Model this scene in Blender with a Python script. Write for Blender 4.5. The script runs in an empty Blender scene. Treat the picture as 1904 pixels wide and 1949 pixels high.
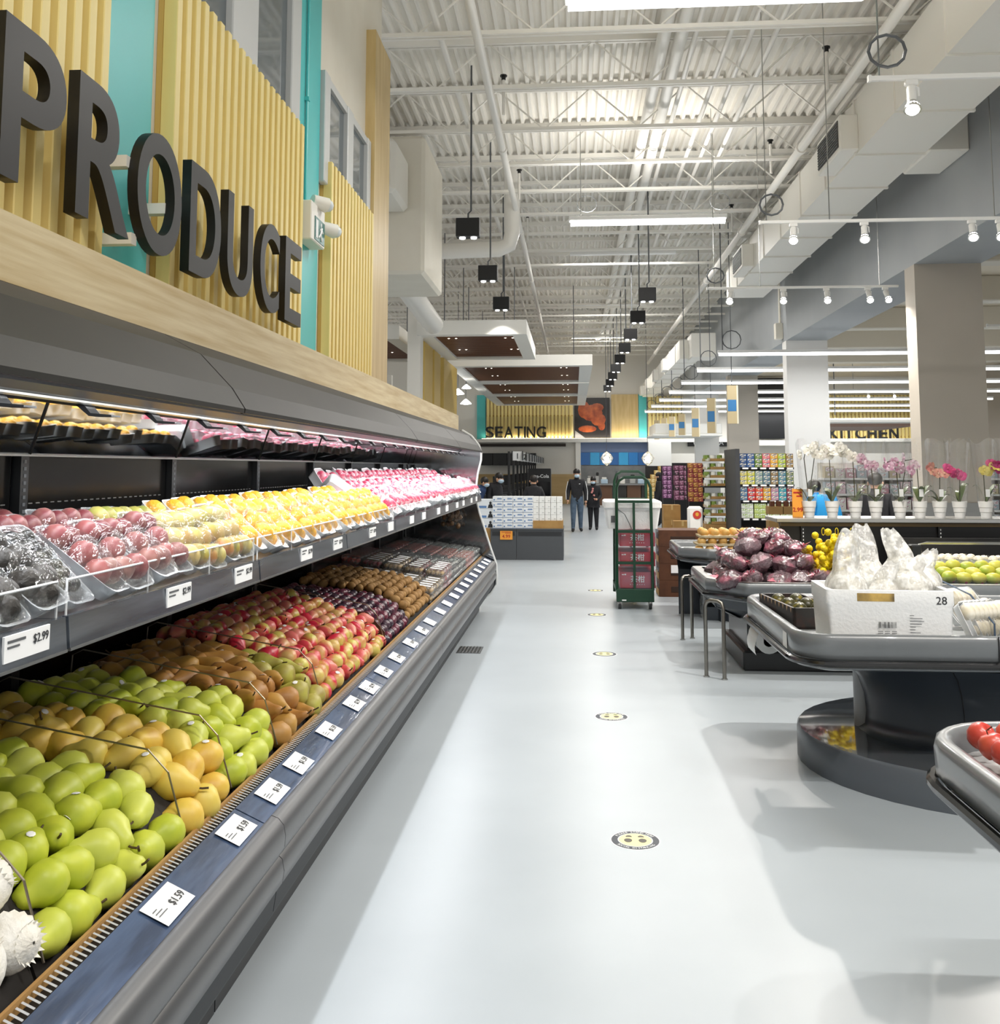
import bpy, math, random
from mathutils import Vector, Matrix, Euler
random.seed(7)
R = math.radians
sc = bpy.context.scene
col = sc.collection

# ------------------------------------------------------------------ camera
F, CX, CY, EYE = 1850.0, 952.0, 714.0, 1.65
VX, VY = 1092.0, 890.0
PITCH = math.atan((VY - CY) / F)
YAW = math.atan((VX - CX) / F * math.cos(PITCH))
cam_d = bpy.data.cameras.new('camera')
cam = bpy.data.objects.new('camera', cam_d)
col.objects.link(cam)
cam.location = (0, 0, EYE)
cam.rotation_euler = (R(90) + PITCH, 0, YAW)
cam_d.sensor_fit = 'HORIZONTAL'
cam_d.sensor_width = 36.0
cam_d.lens = F / 1904 * 36.0
cam_d.shift_y = (CY - 974.5) / 1904
cam_d.clip_end = 300
sc.camera = cam
_c, _s = math.cos, math.sin
FW = Vector((-_s(YAW) * _c(PITCH), _c(YAW) * _c(PITCH), _s(PITCH)))
RT = Vector((_c(YAW), _s(YAW), 0))
UP = RT.cross(FW)


def at(px, py, X=None, Y=None, Z=None):
    """photo pixel -> point on the plane X=, Y= or Z= (a wall, a depth or a level)"""
    d = FW + RT * ((px - CX) / F) - UP * ((py - CY) / F)
    k = X / d.x if X is not None else Y / d.y if Y is not None else (Z - EYE) / d.z
    return Vector((0, 0, EYE)) + d * k


# ------------------------------------------------------------------ world, exposure
sc.view_settings.view_transform = 'Standard'
sc.view_settings.look = 'None'
sc.view_settings.gamma = 1
sc.view_settings.use_curve_mapping = False
sc.view_settings.exposure = 0.3
sc.cycles.max_bounces = 7
sc.cycles.diffuse_bounces = 4
sc.cycles.glossy_bounces = 3
sc.cycles.transmission_bounces = 2
sc.cycles.transparent_max_bounces = 14
sc.cycles.caustics_reflective = False
sc.cycles.caustics_refractive = False
w = bpy.data.worlds.new('world')
sc.world = w
w.use_nodes = True
w.node_tree.nodes['Background'].inputs[0].default_value = (1.0, 0.985, 0.96, 1)
w.node_tree.nodes['Background'].inputs[1].default_value = 0.62


LP = 0.3   # one dial for all lamps of the store


def area(name, loc, size, size_y, power, rot=(0, 0, 0), color=(1, 0.97, 0.93), parent=None, spread=180):
    l = bpy.data.lights.new(name, 'AREA')
    l.shape = 'RECTANGLE'
    l.size = size
    l.size_y = size_y
    l.energy = power * LP
    l.color = color
    l.spread = R(spread)
    o = bpy.data.objects.new(name, l)
    col.objects.link(o)
    o.location = loc
    o.rotation_euler = rot
    if parent:
        put_under(o, parent)
    return o


def spot(name, loc, power, angle, target=None, parent=None, color=(1, 0.95, 0.88), r=0.05, blend=0.5):
    l = bpy.data.lights.new(name, 'SPOT')
    l.energy = power * LP
    l.spot_size = R(angle)
    l.spot_blend = blend
    l.color = color
    l.shadow_soft_size = r
    o = bpy.data.objects.new(name, l)
    col.objects.link(o)
    o.location = loc
    if target:
        o.rotation_euler = (Vector(target) - Vector(loc)).to_track_quat('-Z', 'Y').to_euler()
    if parent:
        put_under(o, parent)
    return o


# ------------------------------------------------------------------ materials
def lin(h):
    if isinstance(h, str):
        h = h.lstrip('#')
        c = [int(h[i:i + 2], 16) / 255 for i in (0, 2, 4)]
        return tuple((x / 12.92 if x <= 0.04045 else ((x + 0.055) / 1.055) ** 2.4) for x in c) + (1,)
    return tuple(h) + (1,)


MATS = {}


def mat(name, c, rough=0.5, metal=0.0, c2=None, scale=8.0, stretch=(1, 1, 1), lo=0.35, hi=0.65, rnd=None,
        bump=0.0, bscale=None, emit=0.0, coat=0.0, trans=0.0, spec=0.5, sss=0.0, coord='Object'):
    """principled material; c2 = second colour mixed by noise, rnd = colour some individuals lean to"""
    if name in MATS:
        return MATS[name]
    m = bpy.data.materials.new(name)
    m.use_nodes = True
    nt = m.node_tree
    b = nt.nodes['Principled BSDF']
    I = b.inputs
    I['Roughness'].default_value = rough
    I['Metallic'].default_value = metal
    I['Coat Weight'].default_value = coat
    I['Transmission Weight'].default_value = trans
    I['Specular IOR Level'].default_value = spec
    I['Base Color'].default_value = lin(c)
    src = None
    tc = mp = None
    if c2 or bump:
        tc = nt.nodes.new('ShaderNodeTexCoord')
        mp = nt.nodes.new('ShaderNodeMapping')
        mp.inputs['Scale'].default_value = stretch
        nt.links.new(tc.outputs[coord], mp.inputs[0])
    if c2:
        n = nt.nodes.new('ShaderNodeTexNoise')
        n.inputs['Scale'].default_value = scale
        n.inputs['Detail'].default_value = 4
        nt.links.new(mp.outputs[0], n.inputs['Vector'])
        r = nt.nodes.new('ShaderNodeValToRGB')
        r.color_ramp.elements[0].position = lo
        r.color_ramp.elements[1].position = hi
        r.color_ramp.elements[0].color = lin(c)
        r.color_ramp.elements[1].color = lin(c2)
        nt.links.new(n.outputs[0], r.inputs[0])
        src = r.outputs[0]
    if rnd:
        oi = nt.nodes.new('ShaderNodeObjectInfo')
        mx = nt.nodes.new('ShaderNodeMixRGB')
        rp = nt.nodes.new('ShaderNodeValToRGB')
        rp.color_ramp.elements[0].position = 0.3
        rp.color_ramp.elements[1].color = (0.75, 0.75, 0.75, 1)
        nt.links.new(oi.outputs['Random'], rp.inputs[0])
        nt.links.new(rp.outputs[0], mx.inputs[0])
        if src:
            nt.links.new(src, mx.inputs[1])
        else:
            mx.inputs[1].default_value = lin(c)
        mx.inputs[2].default_value = lin(rnd)
        src = mx.outputs[0]
    if src:
        nt.links.new(src, I['Base Color'])
    if bump:
        bn = nt.nodes.new('ShaderNodeTexNoise')
        bn.inputs['Scale'].default_value = bscale or scale
        bn.inputs['Detail'].default_value = 3
        nt.links.new(mp.outputs[0], bn.inputs['Vector'])
        bp = nt.nodes.new('ShaderNodeBump')
        bp.inputs['Strength'].default_value = bump
        bp.inputs['Distance'].default_value = 0.02
        nt.links.new(bn.outputs[0], bp.inputs['Height'])
        nt.links.new(bp.outputs[0], I['Normal'])
    if emit:
        I['Emission Color'].default_value = lin(c)
        I['Emission Strength'].default_value = emit
    MATS[name] = m
    return m


def film(name, c, body=0.15, gloss=0.35, rough=0.12, scale=18.0, bump=0.8, lo=0.45, hi=0.7):
    """thin clear plastic: see-through, with creases that shine and a faint white body"""
    if name in MATS:
        return MATS[name]
    m = bpy.data.materials.new(name)
    m.use_nodes = True
    nt = m.node_tree
    nt.nodes.remove(nt.nodes['Principled BSDF'])
    out = nt.nodes['Material Output']
    tr = nt.nodes.new('ShaderNodeBsdfTransparent')
    gl = nt.nodes.new('ShaderNodeBsdfGlossy')
    gl.inputs['Roughness'].default_value = rough
    df = nt.nodes.new('ShaderNodeBsdfDiffuse')
    df.inputs[0].default_value = lin(c)
    tc = nt.nodes.new('ShaderNodeTexCoord')
    n = nt.nodes.new('ShaderNodeTexNoise')
    n.inputs['Scale'].default_value = scale
    n.inputs['Detail'].default_value = 3
    nt.links.new(tc.outputs['Object'], n.inputs['Vector'])
    bp = nt.nodes.new('ShaderNodeBump')
    bp.inputs['Strength'].default_value = bump
    bp.inputs['Distance'].default_value = 0.03
    nt.links.new(n.outputs[0], bp.inputs['Height'])
    nt.links.new(bp.outputs[0], gl.inputs['Normal'])
    rp = nt.nodes.new('ShaderNodeMapRange')
    rp.inputs['From Min'].default_value = lo
    rp.inputs['From Max'].default_value = hi
    rp.inputs['To Min'].default_value = body * 0.5
    rp.inputs['To Max'].default_value = body * 1.6
    nt.links.new(n.outputs[0], rp.inputs[0])
    m1 = nt.nodes.new('ShaderNodeMixShader')
    nt.links.new(rp.outputs[0], m1.inputs[0])
    nt.links.new(tr.outputs[0], m1.inputs[1])
    nt.links.new(df.outputs[0], m1.inputs[2])
    lw = nt.nodes.new('ShaderNodeLayerWeight')
    lw.inputs[0].default_value = 0.35
    ml = nt.nodes.new('ShaderNodeMath')
    ml.operation = 'MULTIPLY_ADD'
    ml.inputs[1].default_value = gloss
    ml.inputs[2].default_value = gloss * 0.35
    nt.links.new(lw.outputs['Fresnel'], ml.inputs[0])
    m2 = nt.nodes.new('ShaderNodeMixShader')
    nt.links.new(ml.outputs[0], m2.inputs[0])
    nt.links.new(m1.outputs[0], m2.inputs[1])
    nt.links.new(gl.outputs[0], m2.inputs[2])
    nt.links.new(m2.outputs[0], out.inputs[0])
    MATS[name] = m
    return m


def wood(name, c, c2, axis='Y', scale=3.0, rough=0.45, bump=0.05, long=0.12):
    st = {'X': (long, 1, 1), 'Y': (1, long, 1), 'Z': (1, 1, long)}[axis]
    return mat(name, c, rough, c2=c2, scale=scale * 4, stretch=st, lo=0.3, hi=0.72, bump=bump)


def glow(name, c, s):
    if name in MATS:
        return MATS[name]
    m = bpy.data.materials.new(name)
    m.use_nodes = True
    b = m.node_tree.nodes['Principled BSDF'].inputs
    b['Base Color'].default_value = lin(c)
    b['Emission Color'].default_value = lin(c)
    b['Emission Strength'].default_value = s
    MATS[name] = m
    return m


# ------------------------------------------------------------------ mesh builder
class MB:
    def __init__(s):
        s.v, s.f, s.m = [], [], []
        s.mi = 0
        s.M = None

    def add(s, vs, fs):
        k = len(s.v)
        if s.M is not None:
            vs = [s.M @ Vector(p) for p in vs]
        s.v += [tuple(p) for p in vs]
        s.f += [tuple(k + i for i in q) for q in fs]
        s.m += [s.mi] * len(fs)
        return s

    def box(s, x0, x1, y0, y1, z0, z1):
        v = [(x, y, z) for z in (z0, z1) for y in (y0, y1) for x in (x0, x1)]
        return s.add(v, [(0, 2, 3, 1), (4, 5, 7, 6), (0, 1, 5, 4), (2, 6, 7, 3), (0, 4, 6, 2), (1, 3, 7, 5)])

    def cbox(s, c, d):
        return s.box(c[0] - d[0] / 2, c[0] + d[0] / 2, c[1] - d[1] / 2, c[1] + d[1] / 2, c[2] - d[2] / 2, c[2] + d[2] / 2)

    def rbox(s, x0, x1, y0, y1, z0, z1, b=0.01):
        """box with chamfered vertical and horizontal edges"""
        xs, ys, zs = (x0, x1), (y0, y1), (z0, z1)
        pts, idx = [], {}
        for i in (0, 1):
            for j in (0, 1):
                for k in (0, 1):
                    sx, sy, sz = (b, -b)[i], (b, -b)[j], (b, -b)[k]
                    idx[i, j, k] = len(pts)
                    pts += [(xs[i], ys[j] + sy, zs[k] + sz), (xs[i] + sx, ys[j], zs[k] + sz), (xs[i] + sx, ys[j] + sy, zs[k])]
        fs = []

        def face(a, ls):
            fs.append(tuple(idx[l] + a for l in ls))
        for t in (0, 1):
            face(0, [(t, 0, 0), (t, 1, 0), (t, 1, 1), (t, 0, 1)])
            face(1, [(0, t, 0), (1, t, 0), (1, t, 1), (0, t, 1)])
            face(2, [(0, 0, t), (1, 0, t), (1, 1, t), (0, 1, t)])
        for j in (0, 1):
            for k in (0, 1):
                fs.append((idx[0, j, k] + 1, idx[1, j, k] + 1, idx[1, j, k] + 2, idx[0, j, k] + 2))
                fs.append((idx[j, 0, k] + 0, idx[j, 1, k] + 0, idx[j, 1, k] + 2, idx[j, 0, k] + 2))
                fs.append((idx[j, k, 0] + 0, idx[j, k, 1] + 0, idx[j, k, 1] + 1, idx[j, k, 0] + 1))
        for q in idx.values():
            fs.append((q, q + 1, q + 2))
        return s.add(pts, fs)

    def prism(s, poly, axis, a, b, caps=True):
        """2-D polygon swept from a to b: axis Y takes (x,z) pairs, X (y,z), Z (x,y)"""
        n = len(poly)
        mk = {'Y': lambda p, t: (p[0], t, p[1]), 'X': lambda p, t: (t, p[0], p[1]), 'Z': lambda p, t: (p[0], p[1], t)}[axis]
        v = [mk(p, a) for p in poly] + [mk(p, b) for p in poly]
        f = [(i, (i + 1) % n, n + (i + 1) % n, n + i) for i in range(n)]
        if caps:
            f += [tuple(range(n - 1, -1, -1)), tuple(range(n, 2 * n))]
        return s.add(v, f)

    def strip(s, line, axis, a, b):
        """open 2-D line swept from a to b"""
        n = len(line)
        mk = {'Y': lambda p, t: (p[0], t, p[1]), 'X': lambda p, t: (t, p[0], p[1])}[axis]
        v = [mk(p, a) for p in line] + [mk(p, b) for p in line]
        return s.add(v, [(i, i + 1, n + i + 1, n + i) for i in range(n - 1)])

    def lathe(s, prof, n=16, c=(0, 0, 0), sx=1, sy=1, M=None):
        v, f, k = [], [], len(prof)
        for i in range(n):
            a = 2 * math.pi * i / n
            for r, z in prof:
                p = Vector((r * math.cos(a) * sx, r * math.sin(a) * sy, z))
                if M is not None:
                    p = M @ p
                v.append((p.x + c[0], p.y + c[1], p.z + c[2]))
        for i in range(n):
            j = (i + 1) % n
            for q in range(k - 1):
                f.append((i * k + q, j * k + q, j * k + q + 1, i * k + q + 1))
        for q in (0, k - 1):
            if prof[q][0] > 1e-5:
                f.append(tuple((i * k + q) for i in (range(n - 1, -1, -1) if q == 0 else range(n))))
        return s.add(v, f)

    def cyl(s, p, q, r, n=10, r2=None):
        p, q = Vector(p), Vector(q)
        d = q - p
        M = d.to_track_quat('Z', 'Y').to_matrix()
        return s.lathe([(r, 0), (r2 if r2 is not None else r, d.length)], n, p, M=M)

    def ball(s, c, r, n=10, k=6, M=None):
        if not hasattr(r, '__len__'):
            r = (r, r, r)
        prof = [(math.sin(math.pi * i / k), -math.cos(math.pi * i / k)) for i in range(k + 1)]
        prof[0], prof[-1] = (0, -1), (0, 1)
        S = Matrix.Diagonal(r)
        return s.lathe(prof, n, c, M=(M @ S) if M is not None else S)

    def tube(s, pts, r, n=6, closed=False):
        pts = [Vector(p) for p in pts]
        N = len(pts)
        v, f = [], []
        up = None
        for i, p in enumerate(pts):
            a = pts[(i - 1) % N] if (closed or i) else p
            b = pts[(i + 1) % N] if (closed or i < N - 1) else p
            t = (b - a).normalized()
            if up is None:
                up = t.orthogonal().normalized()
            up = (up - t * up.dot(t))
            up = up.normalized() if up.length > 1e-6 else t.orthogonal().normalized()
            o = t.cross(up)
            rr = r[i] if hasattr(r, '__len__') else r
            for k in range(n):
                an = 2 * math.pi * k / n
                v.append(p + (up * math.cos(an) + o * math.sin(an)) * rr)
        for i in range(N if closed else N - 1):
            j = (i + 1) % N
            for k in range(n):
                f.append((i * n + k, i * n + (k + 1) % n, j * n + (k + 1) % n, j * n + k))
        if not closed:
            f += [tuple(range(n - 1, -1, -1)), tuple((N - 1) * n + k for k in range(n))]
        return s.add(v, f)

    def grid(s, fn, nu, nv):
        v = [fn(i / nu, j / nv) for i in range(nu + 1) for j in range(nv + 1)]
        return s.add(v, [(i * (nv + 1) + j, (i + 1) * (nv + 1) + j, (i + 1) * (nv + 1) + j + 1, i * (nv + 1) + j + 1)
                         for i in range(nu) for j in range(nv)])

    def mesh(s, name, mats, smooth=False, angle=40):
        me = bpy.data.meshes.new(name)
        me.from_pydata([tuple(p) for p in s.v], [], s.f)
        for x in (mats if isinstance(mats, (list, tuple)) else [mats]):
            me.materials.append(x)
        if isinstance(mats, (list, tuple)):
            me.polygons.foreach_set('material_index', s.m)
        if smooth:
            me.polygons.foreach_set('use_smooth', [True] * len(me.polygons))
            me.set_sharp_from_angle(angle=R(angle))
        me.update()
        return me


NTH = ('first', 'second', 'third', 'fourth', 'fifth', 'sixth', 'seventh', 'eighth', 'ninth', 'tenth', 'eleventh', 'twelfth') + tuple('%dth' % i for i in range(13, 40))


def pose(o):
    return Matrix.LocRotScale(o.location, o.rotation_euler, o.scale)


def put_under(o, parent):
    """parent o while it keeps the place it was built at"""
    m = pose(parent)
    p = parent.parent
    if p is not None:
        m = p_world(p) @ parent.matrix_parent_inverse @ m
    o.parent = parent
    o.matrix_parent_inverse = m.inverted()
    KIDS.setdefault(parent.name, []).append(o)


def p_world(o):
    m = pose(o)
    return m if o.parent is None else p_world(o.parent) @ o.matrix_parent_inverse @ m


KIDS = {}


def link(name, me, parent=None, world=True):
    o = bpy.data.objects.new(name, me)
    col.objects.link(o)
    if parent is not None:
        if world:
            put_under(o, parent)
        else:
            o.parent = parent
            KIDS.setdefault(parent.name, []).append(o)
    return o


def tag(o, label, cat, group=None):
    o['label'] = label
    o['category'] = cat
    if group:
        o['group'] = group
    return o


def thing(name, label, cat, loc=(0, 0, 0), rz=0.0, group=None):
    o = bpy.data.objects.new(name, None)
    col.objects.link(o)
    o.empty_display_size = 0.1
    o.location = loc
    o.rotation_euler = (0, 0, rz)
    return tag(o, label, cat, group)


def part(name, mb, mats, parent, smooth=False, world=True, label=None, kind=None, angle=40):
    o = link(name, mb if isinstance(mb, bpy.types.Mesh) else mb.mesh(name, mats, smooth, angle), parent, world)
    if label:
        o['label'] = label
    if kind:
        o['kind'] = kind
    return o


def single(name, mb, mats, label, cat, group=None, smooth=False, angle=40):
    return tag(part(name, mb, mats, None, smooth, angle=angle), label, cat, group)


def struct(name, mb, mats, smooth=False, parent=None):
    o = part(name, mb, mats, parent, smooth)
    if parent is None:
        o['kind'] = 'structure'
    return o


def copy_tree(o, parent=None):
    c = o.copy()
    col.objects.link(c)
    if parent is not None:
        inv = o.matrix_parent_inverse.copy()
        c.parent = parent
        c.matrix_parent_inverse = inv
        KIDS.setdefault(parent.name, []).append(c)
    for ch in list(KIDS.get(o.name, [])):
        copy_tree(ch, c)
    return c


def place(o, loc, rot=(0, 0, 0), label=None, scale=None):
    o.location = loc
    o.rotation_euler = rot
    if scale:
        o.scale = (scale,) * 3 if not hasattr(scale, '__len__') else scale
    if label:
        o['label'] = label
    return o


_txt = {}


def text_mesh(body, mats, size=1.0, ext=0.002, off=0.0, align='CENTER', res=3):
    """flat lettering in the XZ plane facing -Y, centred at the origin (bottom on z=0)"""
    key = (body, mats.name, size, ext, off)
    if key in _txt:
        return _txt[key]
    cu = bpy.data.curves.new('lettering', 'FONT')
    cu.body = body
    cu.size = size
    cu.extrude = ext
    cu.offset = off
    cu.align_x = align
    cu.resolution_u = res
    ob = bpy.data.objects.new('lettering', cu)
    col.objects.link(ob)
    dg = bpy.context.evaluated_depsgraph_get()
    me = bpy.data.meshes.new_from_object(ob.evaluated_get(dg))
    bpy.data.objects.remove(ob)
    me.transform(Matrix.Rotation(R(90), 4, 'X'))
    me.materials.clear()
    me.materials.append(mats)
    _txt[key] = me
    return me


def lettering(name, body, m, parent, M, size, ext=0.002, off=0.0, label=None):
    o = link(name, text_mesh(body, m, size, ext, off))
    o.matrix_basis = M
    if parent is not None:
        put_under(o, parent)
    if label:
        o['label'] = label
    return o


def word(parent, body, m, spans, z0, z1, frame, ext, off=0.016, name='letter'):
    """block letters: each glyph fitted to its own span; frame(u, depth, z) -> point"""
    out = []
    for ch, (a, b) in zip(body, spans):
        me = text_mesh(ch, m, 1.0, ext, off, res=10).copy()
        xs = [v.co.x for v in me.vertices]
        zs = [v.co.z for v in me.vertices]
        for v in me.vertices:
            u = (v.co.x - min(xs)) / (max(xs) - min(xs))
            h = (v.co.z - min(zs)) / (max(zs) - min(zs))
            v.co = frame(a + u * (b - a), v.co.y, z0 + h * (z1 - z0))
        out.append(link(name, me, parent))
    return out


def TR(loc, rz=0.0, rx=0.0, s=1.0, ry=0.0):
    return Matrix.LocRotScale(Vector(loc), Euler((rx, ry, rz)), Vector((s,) * 3 if not hasattr(s, '__len__') else s))


# shared materials
WHITE = mat('white paint', '#efece4', 0.5)
CREAM = mat('cream wall', '#e9e4d6', 0.6, c2='#e4decf', scale=2)
BLACK = mat('black satin', '#17181a', 0.35)
DEEP = mat('matt black', '#0b0b0c', 0.55)
GREY = mat('mid grey paint', '#5c5f62', 0.4)
CHROME = mat('brushed steel', '#b9b9b6', 0.28, 1.0)
PAPER = mat('white paper', '#f4f5f5', 0.55)
INK = mat('print ink', '#2a2c30', 0.6)
CARD = mat('brown cardboard', '#b08a52', 0.8, c2='#a37c47', scale=6)
FOAM = mat('white foam', '#f6f7f7', 0.6, bump=0.15, bscale=60)
SKIN = mat('skin', '#d9a98a', 0.5)
HAIR = mat('dark hair', '#17120f', 0.5)
# ================================================================== SETTING
FLOOR = mat('epoxy floor', '#a7afb5', 0.32, c2='#aeb6bc', scale=1.3, lo=0.3, hi=0.7, spec=0.4)
struct('floor', MB().box(-14, 18, -3, 46, -0.1, 0), FLOOR)

# corrugated roof deck
DECK = mat('white deck', '#f7f3ea', 0.55)
d = MB()
x = -14.0
line = []
while x < 5.0:
    line += [(x, 7.35), (x + 0.045, 7.35), (x + 0.07, 7.42), (x + 0.13, 7.42)]
    x += 0.155
d.strip(line, 'Y', -2.5, 45)
struct('ceiling', d, DECK)
struct('ceiling', MB().box(5.9, 18, -2, 45, 5.75, 5.85), mat('beige ceiling', '#e0d4bf', 0.7))

# left wall with teal panels and windows
TEAL = mat('teal paint', '#56c4c3', 0.45, c2='#52bfbe', scale=1.5)
wl = struct('wall_left', MB().box(-2.32, -2.1, -1.5, 10.3, 0, 7.35), CREAM)
part('teal_panel', MB().box(-2.1, -2.07, 3.96, 4.52, 2.05, 7.0), TEAL, wl)
part('teal_panel', MB().box(-2.1, -2.07, 6.985, 7.66, 2.05, 7.3), TEAL, wl)
ENDW = wood('end panel wood', '#d9c08a', '#c4a76c', 'Z', 2.5)
part('corner_cladding', MB().box(-2.12, -2.0, 9.52, 10.32, 2.05, 6.15), ENDW, wl)
FRAME = mat('window frame', '#c9cbca', 0.4)
GLASS = mat('window glass', '#5e676c', 0.04, spec=0.9)


def window(name, y0, y1, z0, z1, panes):
    wn = struct(name, MB().box(-2.1, -2.085, y0, y1, z0, z1), FRAME)
    edges = [y0] + [e for p in panes for e in p] + [y1]
    for i in range(0, len(edges), 2):
        part('mullion', MB().rbox(-2.1, -2.03, edges[i], edges[i + 1], z0, z1, 0.008), FRAME, wn)
    for a, b in panes:
        part('pane', MB().box(-2.082, -2.075, a, b, z0 + 0.05, z1 - 0.05), GLASS, wn)
        part('sill_rail', MB().box(-2.1, -2.045, a, b, z1 - 0.07, z1), FRAME, wn)
    return wn


window('window_1', 4.55, 6.95, 4.1, 6.3, [(4.7, 5.5), (5.97, 6.72)])
window('window_2', 7.68, 9.5, 4.0, 4.95, [(7.85, 8.5), (8.72, 9.36)])

# slat screens
SLAT = mat('golden slat', '#f6e298', 0.5, c2='#ead382', scale=5, stretch=(1, 1, 0.1))
SLATB = mat('slat backing', '#c9a85a', 0.6)
slat_me = MB().rbox(-2.07, -1.995, 0, 0.062, 2.05, 4.2, 0.004).mesh('slat', SLAT)


def slat_screen(y0, y1, label, pitch=0.118):
    t = thing('slat_screen', label, 'wall screen', (-2.07, y0, 2.05))
    part('backing', MB().box(-2.098, -2.07, y0, y1, 2.05, 4.19), SLATB, t)
    n = int((y1 - y0 - 0.062) / pitch)
    pit = (y1 - y0 - 0.062) / n
    for i in range(n + 1):
        o = link('slat', slat_me)
        o.location = (0, y0 + i * pit, 0)
        put_under(o, t)


slat_screen(1.6, 3.93, 'golden vertical slat screen behind letters P and R of the produce sign')
slat_screen(4.62, 6.96, 'golden vertical slat screen behind letters D, U, C, E, below the tall window')
slat_screen(7.8, 9.5, 'golden vertical slat screen between exit sign and tall corner cladding', 0.125)

OAK = wood('oak laminate', '#e2d0a6', '#c2a670', 'Y', 9, long=0.05)
fas = struct('trim_1', MB().box(-1.62, -1.35, -1.0, 11.4, 2.092, 2.262), OAK)
part('ledge', MB().box(-2.1, -1.62, -1.0, 10.3, 2.06, 2.1), OAK, fas)

# back wall of the store
BACKW = mat('back wall paint', '#e9e5dc', 0.6)
bw = struct('wall_back', MB().box(-14, 18, 45.0, 45.3, 0, 7.4), BACKW)
part('stone_wainscot', MB().box(-6.0, 0.1, 44.9, 45.0, 0, 1.35), wood('pale oak wainscot', '#c9ac78', '#b89964', 'X', 1.2), bw)
part('grey_backsplash', MB().box(0.35, 3.35, 44.94, 45.0, 0.9, 1.75), mat('grey stone', '#8f8f8d', 0.5, c2='#7e7f80', scale=3), bw)
part('grey_upper_panel', MB().box(0.3, 3.4, 44.95, 45.0, 2.35, 2.85), mat('slate blue panel', '#7f90b4', 0.4), bw)
BLUES = [mat('blue tile a', '#2f6fb4', 0.3), mat('blue tile b', '#3fb2ea', 0.3), mat('blue tile c', '#2a86d0', 0.3)]
for i in range(7):
    a = 0.33 + i * 0.435
    part('blue_panel', MB().box(a, a + 0.425, 44.9, 45.0, 1.77, 2.34), BLUES[(0, 1, 2, 0, 1, 2, 0)[i]], bw)
part('dark_recess', MB().box(-4.6, -0.35, 44.85, 45.0, 2.62, 2.74), mat('dark brown recess', '#3a322c', 0.6), bw)
struct('trim_2', MB().box(-8.0, 17.0, 44.5, 44.995, 2.80, 2.945), WHITE)
struct('trim_3', MB().box(0.1, 0.33, 44.6, 44.995, 0, 2.8), WHITE)
struct('trim_4', MB().box(3.38, 4.4, 44.4, 44.995, 0, 2.8), mat('white tile', '#f0efea', 0.35))
for p, q in ((-4.15, -3.75), (3.0, 3.38)):
    part('teal_panel', MB().box(p - 0.3 if p < 0 else p, q - 0.3 if p < 0 else q, 44.86, 45.0, 2.95, 5.0), TEAL, bw)
part('wood_panel', MB().box(1.75, 2.98, 44.86, 45.0, 2.95, 5.0), ENDW, bw)
bslat = MB().box(0, 0.1, 44.70, 44.80, 2.95, 4.9).mesh('slat', SLAT)
for a, b, lab in ((-4.0, 0.0, 'pale golden slat screen behind the word SEATING'), (3.42, 5.0, 'narrow golden slat screen right of the teal stripe on the back wall'),
                  (9.5, 16.5, 'golden slat screen behind the word KITCHEN')):
    t = thing('slat_screen', lab, 'wall screen', (a, 44.8, 2.95))
    part('backing', MB().box(a, b, 44.80, 44.845, 2.95, 4.9), mat('pale backing', '#e9d9a8', 0.6), t)
    n = int((b - a) / 0.165)
    for i in range(n):
        o = link('slat', bslat)
        o.location = (a + 0.03 + i * 0.165, 0, 0)
        put_under(o, t)
    for z in (3.0, 4.0):
        part('cross_batten', MB().box(a, b, 44.795, 44.80, z, z + 0.06), SLATB, t)

SIGNBLK = mat('black sign letter', '#262626', 0.4)
t = thing('seating_sign', 'black letters spelling SEATING on the far slat wall', 'sign', (-2.45, 44.8, 3.0))
def spread(px0, px1, ws, gap, Y):
    a, b = at(px0, 820, Y=Y).x, at(px1, 820, Y=Y).x
    k = (b - a - gap * (len(ws) - 1)) / sum(ws)
    out, x = [], a
    for w_ in ws:
        out.append((x, x + w_ * k))
        x += w_ * k + gap
    return out


flat = lambda u, dpt, z: (u, 44.678 + dpt, z)
zb, zt = at(980, 834, Y=44.8).z, at(980, 812, Y=44.8).z
word(t, 'SEATING', SIGNBLK, spread(925, 1040, (.45, .42, .5, .44, .09, .45, .52), 0.06, 44.8), zb, zt, flat, 0.02, 0.012)
t = thing('kitchen_sign', 'black letters spelling KITCHEN on the far slat wall, partly behind a post', 'sign', (12.9, 44.8, 3.0))
zb, zt = at(1640, 836, Y=44.8).z, at(1640, 814, Y=44.8).z
word(t, 'KITCHEN', SIGNBLK, spread(1578, 1709, (.45, .09, .44, .5, .45, .42, .45), 0.09, 44.8), zb, zt, flat, 0.02, 0.02)

# poster of roast chicken (flat print on a frame)
POST = mat('poster food', '#d06a34', 0.4, c2='#7a2614', scale=4, lo=0.3, hi=0.75)
t = thing('food_poster', 'square poster of glazed roast meat on a dark plate', 'poster', (0.9, 44.85, 2.98))
part('board', MB().box(0.06, 1.68, 44.82, 44.9, 2.98, 4.85), mat('poster black', '#231f1e', 0.4), t)
m = MB()
for cx_, cz_, rx, rz_ in ((0.85, 4.15, .5, .38), (1.15, 3.85, .34, .3), (0.5, 4.3, .28, .4), (0.65, 3.42, .42, .16), (1.1, 4.4, .3, .2), (1.3, 3.55, .16, .2)):
    m.ball((cx_, 44.82, cz_), (rx, 0.008, rz_), 14, 6)
part('printed_meat', m, POST, t, True)
m = MB().prism([(0.08, 3.0), (0.55, 3.0), (0.08, 3.35)], 'Y', 44.815, 44.82)
part('printed_cloth', m, mat('poster grey', '#8d8d90', 0.5), t)

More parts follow.
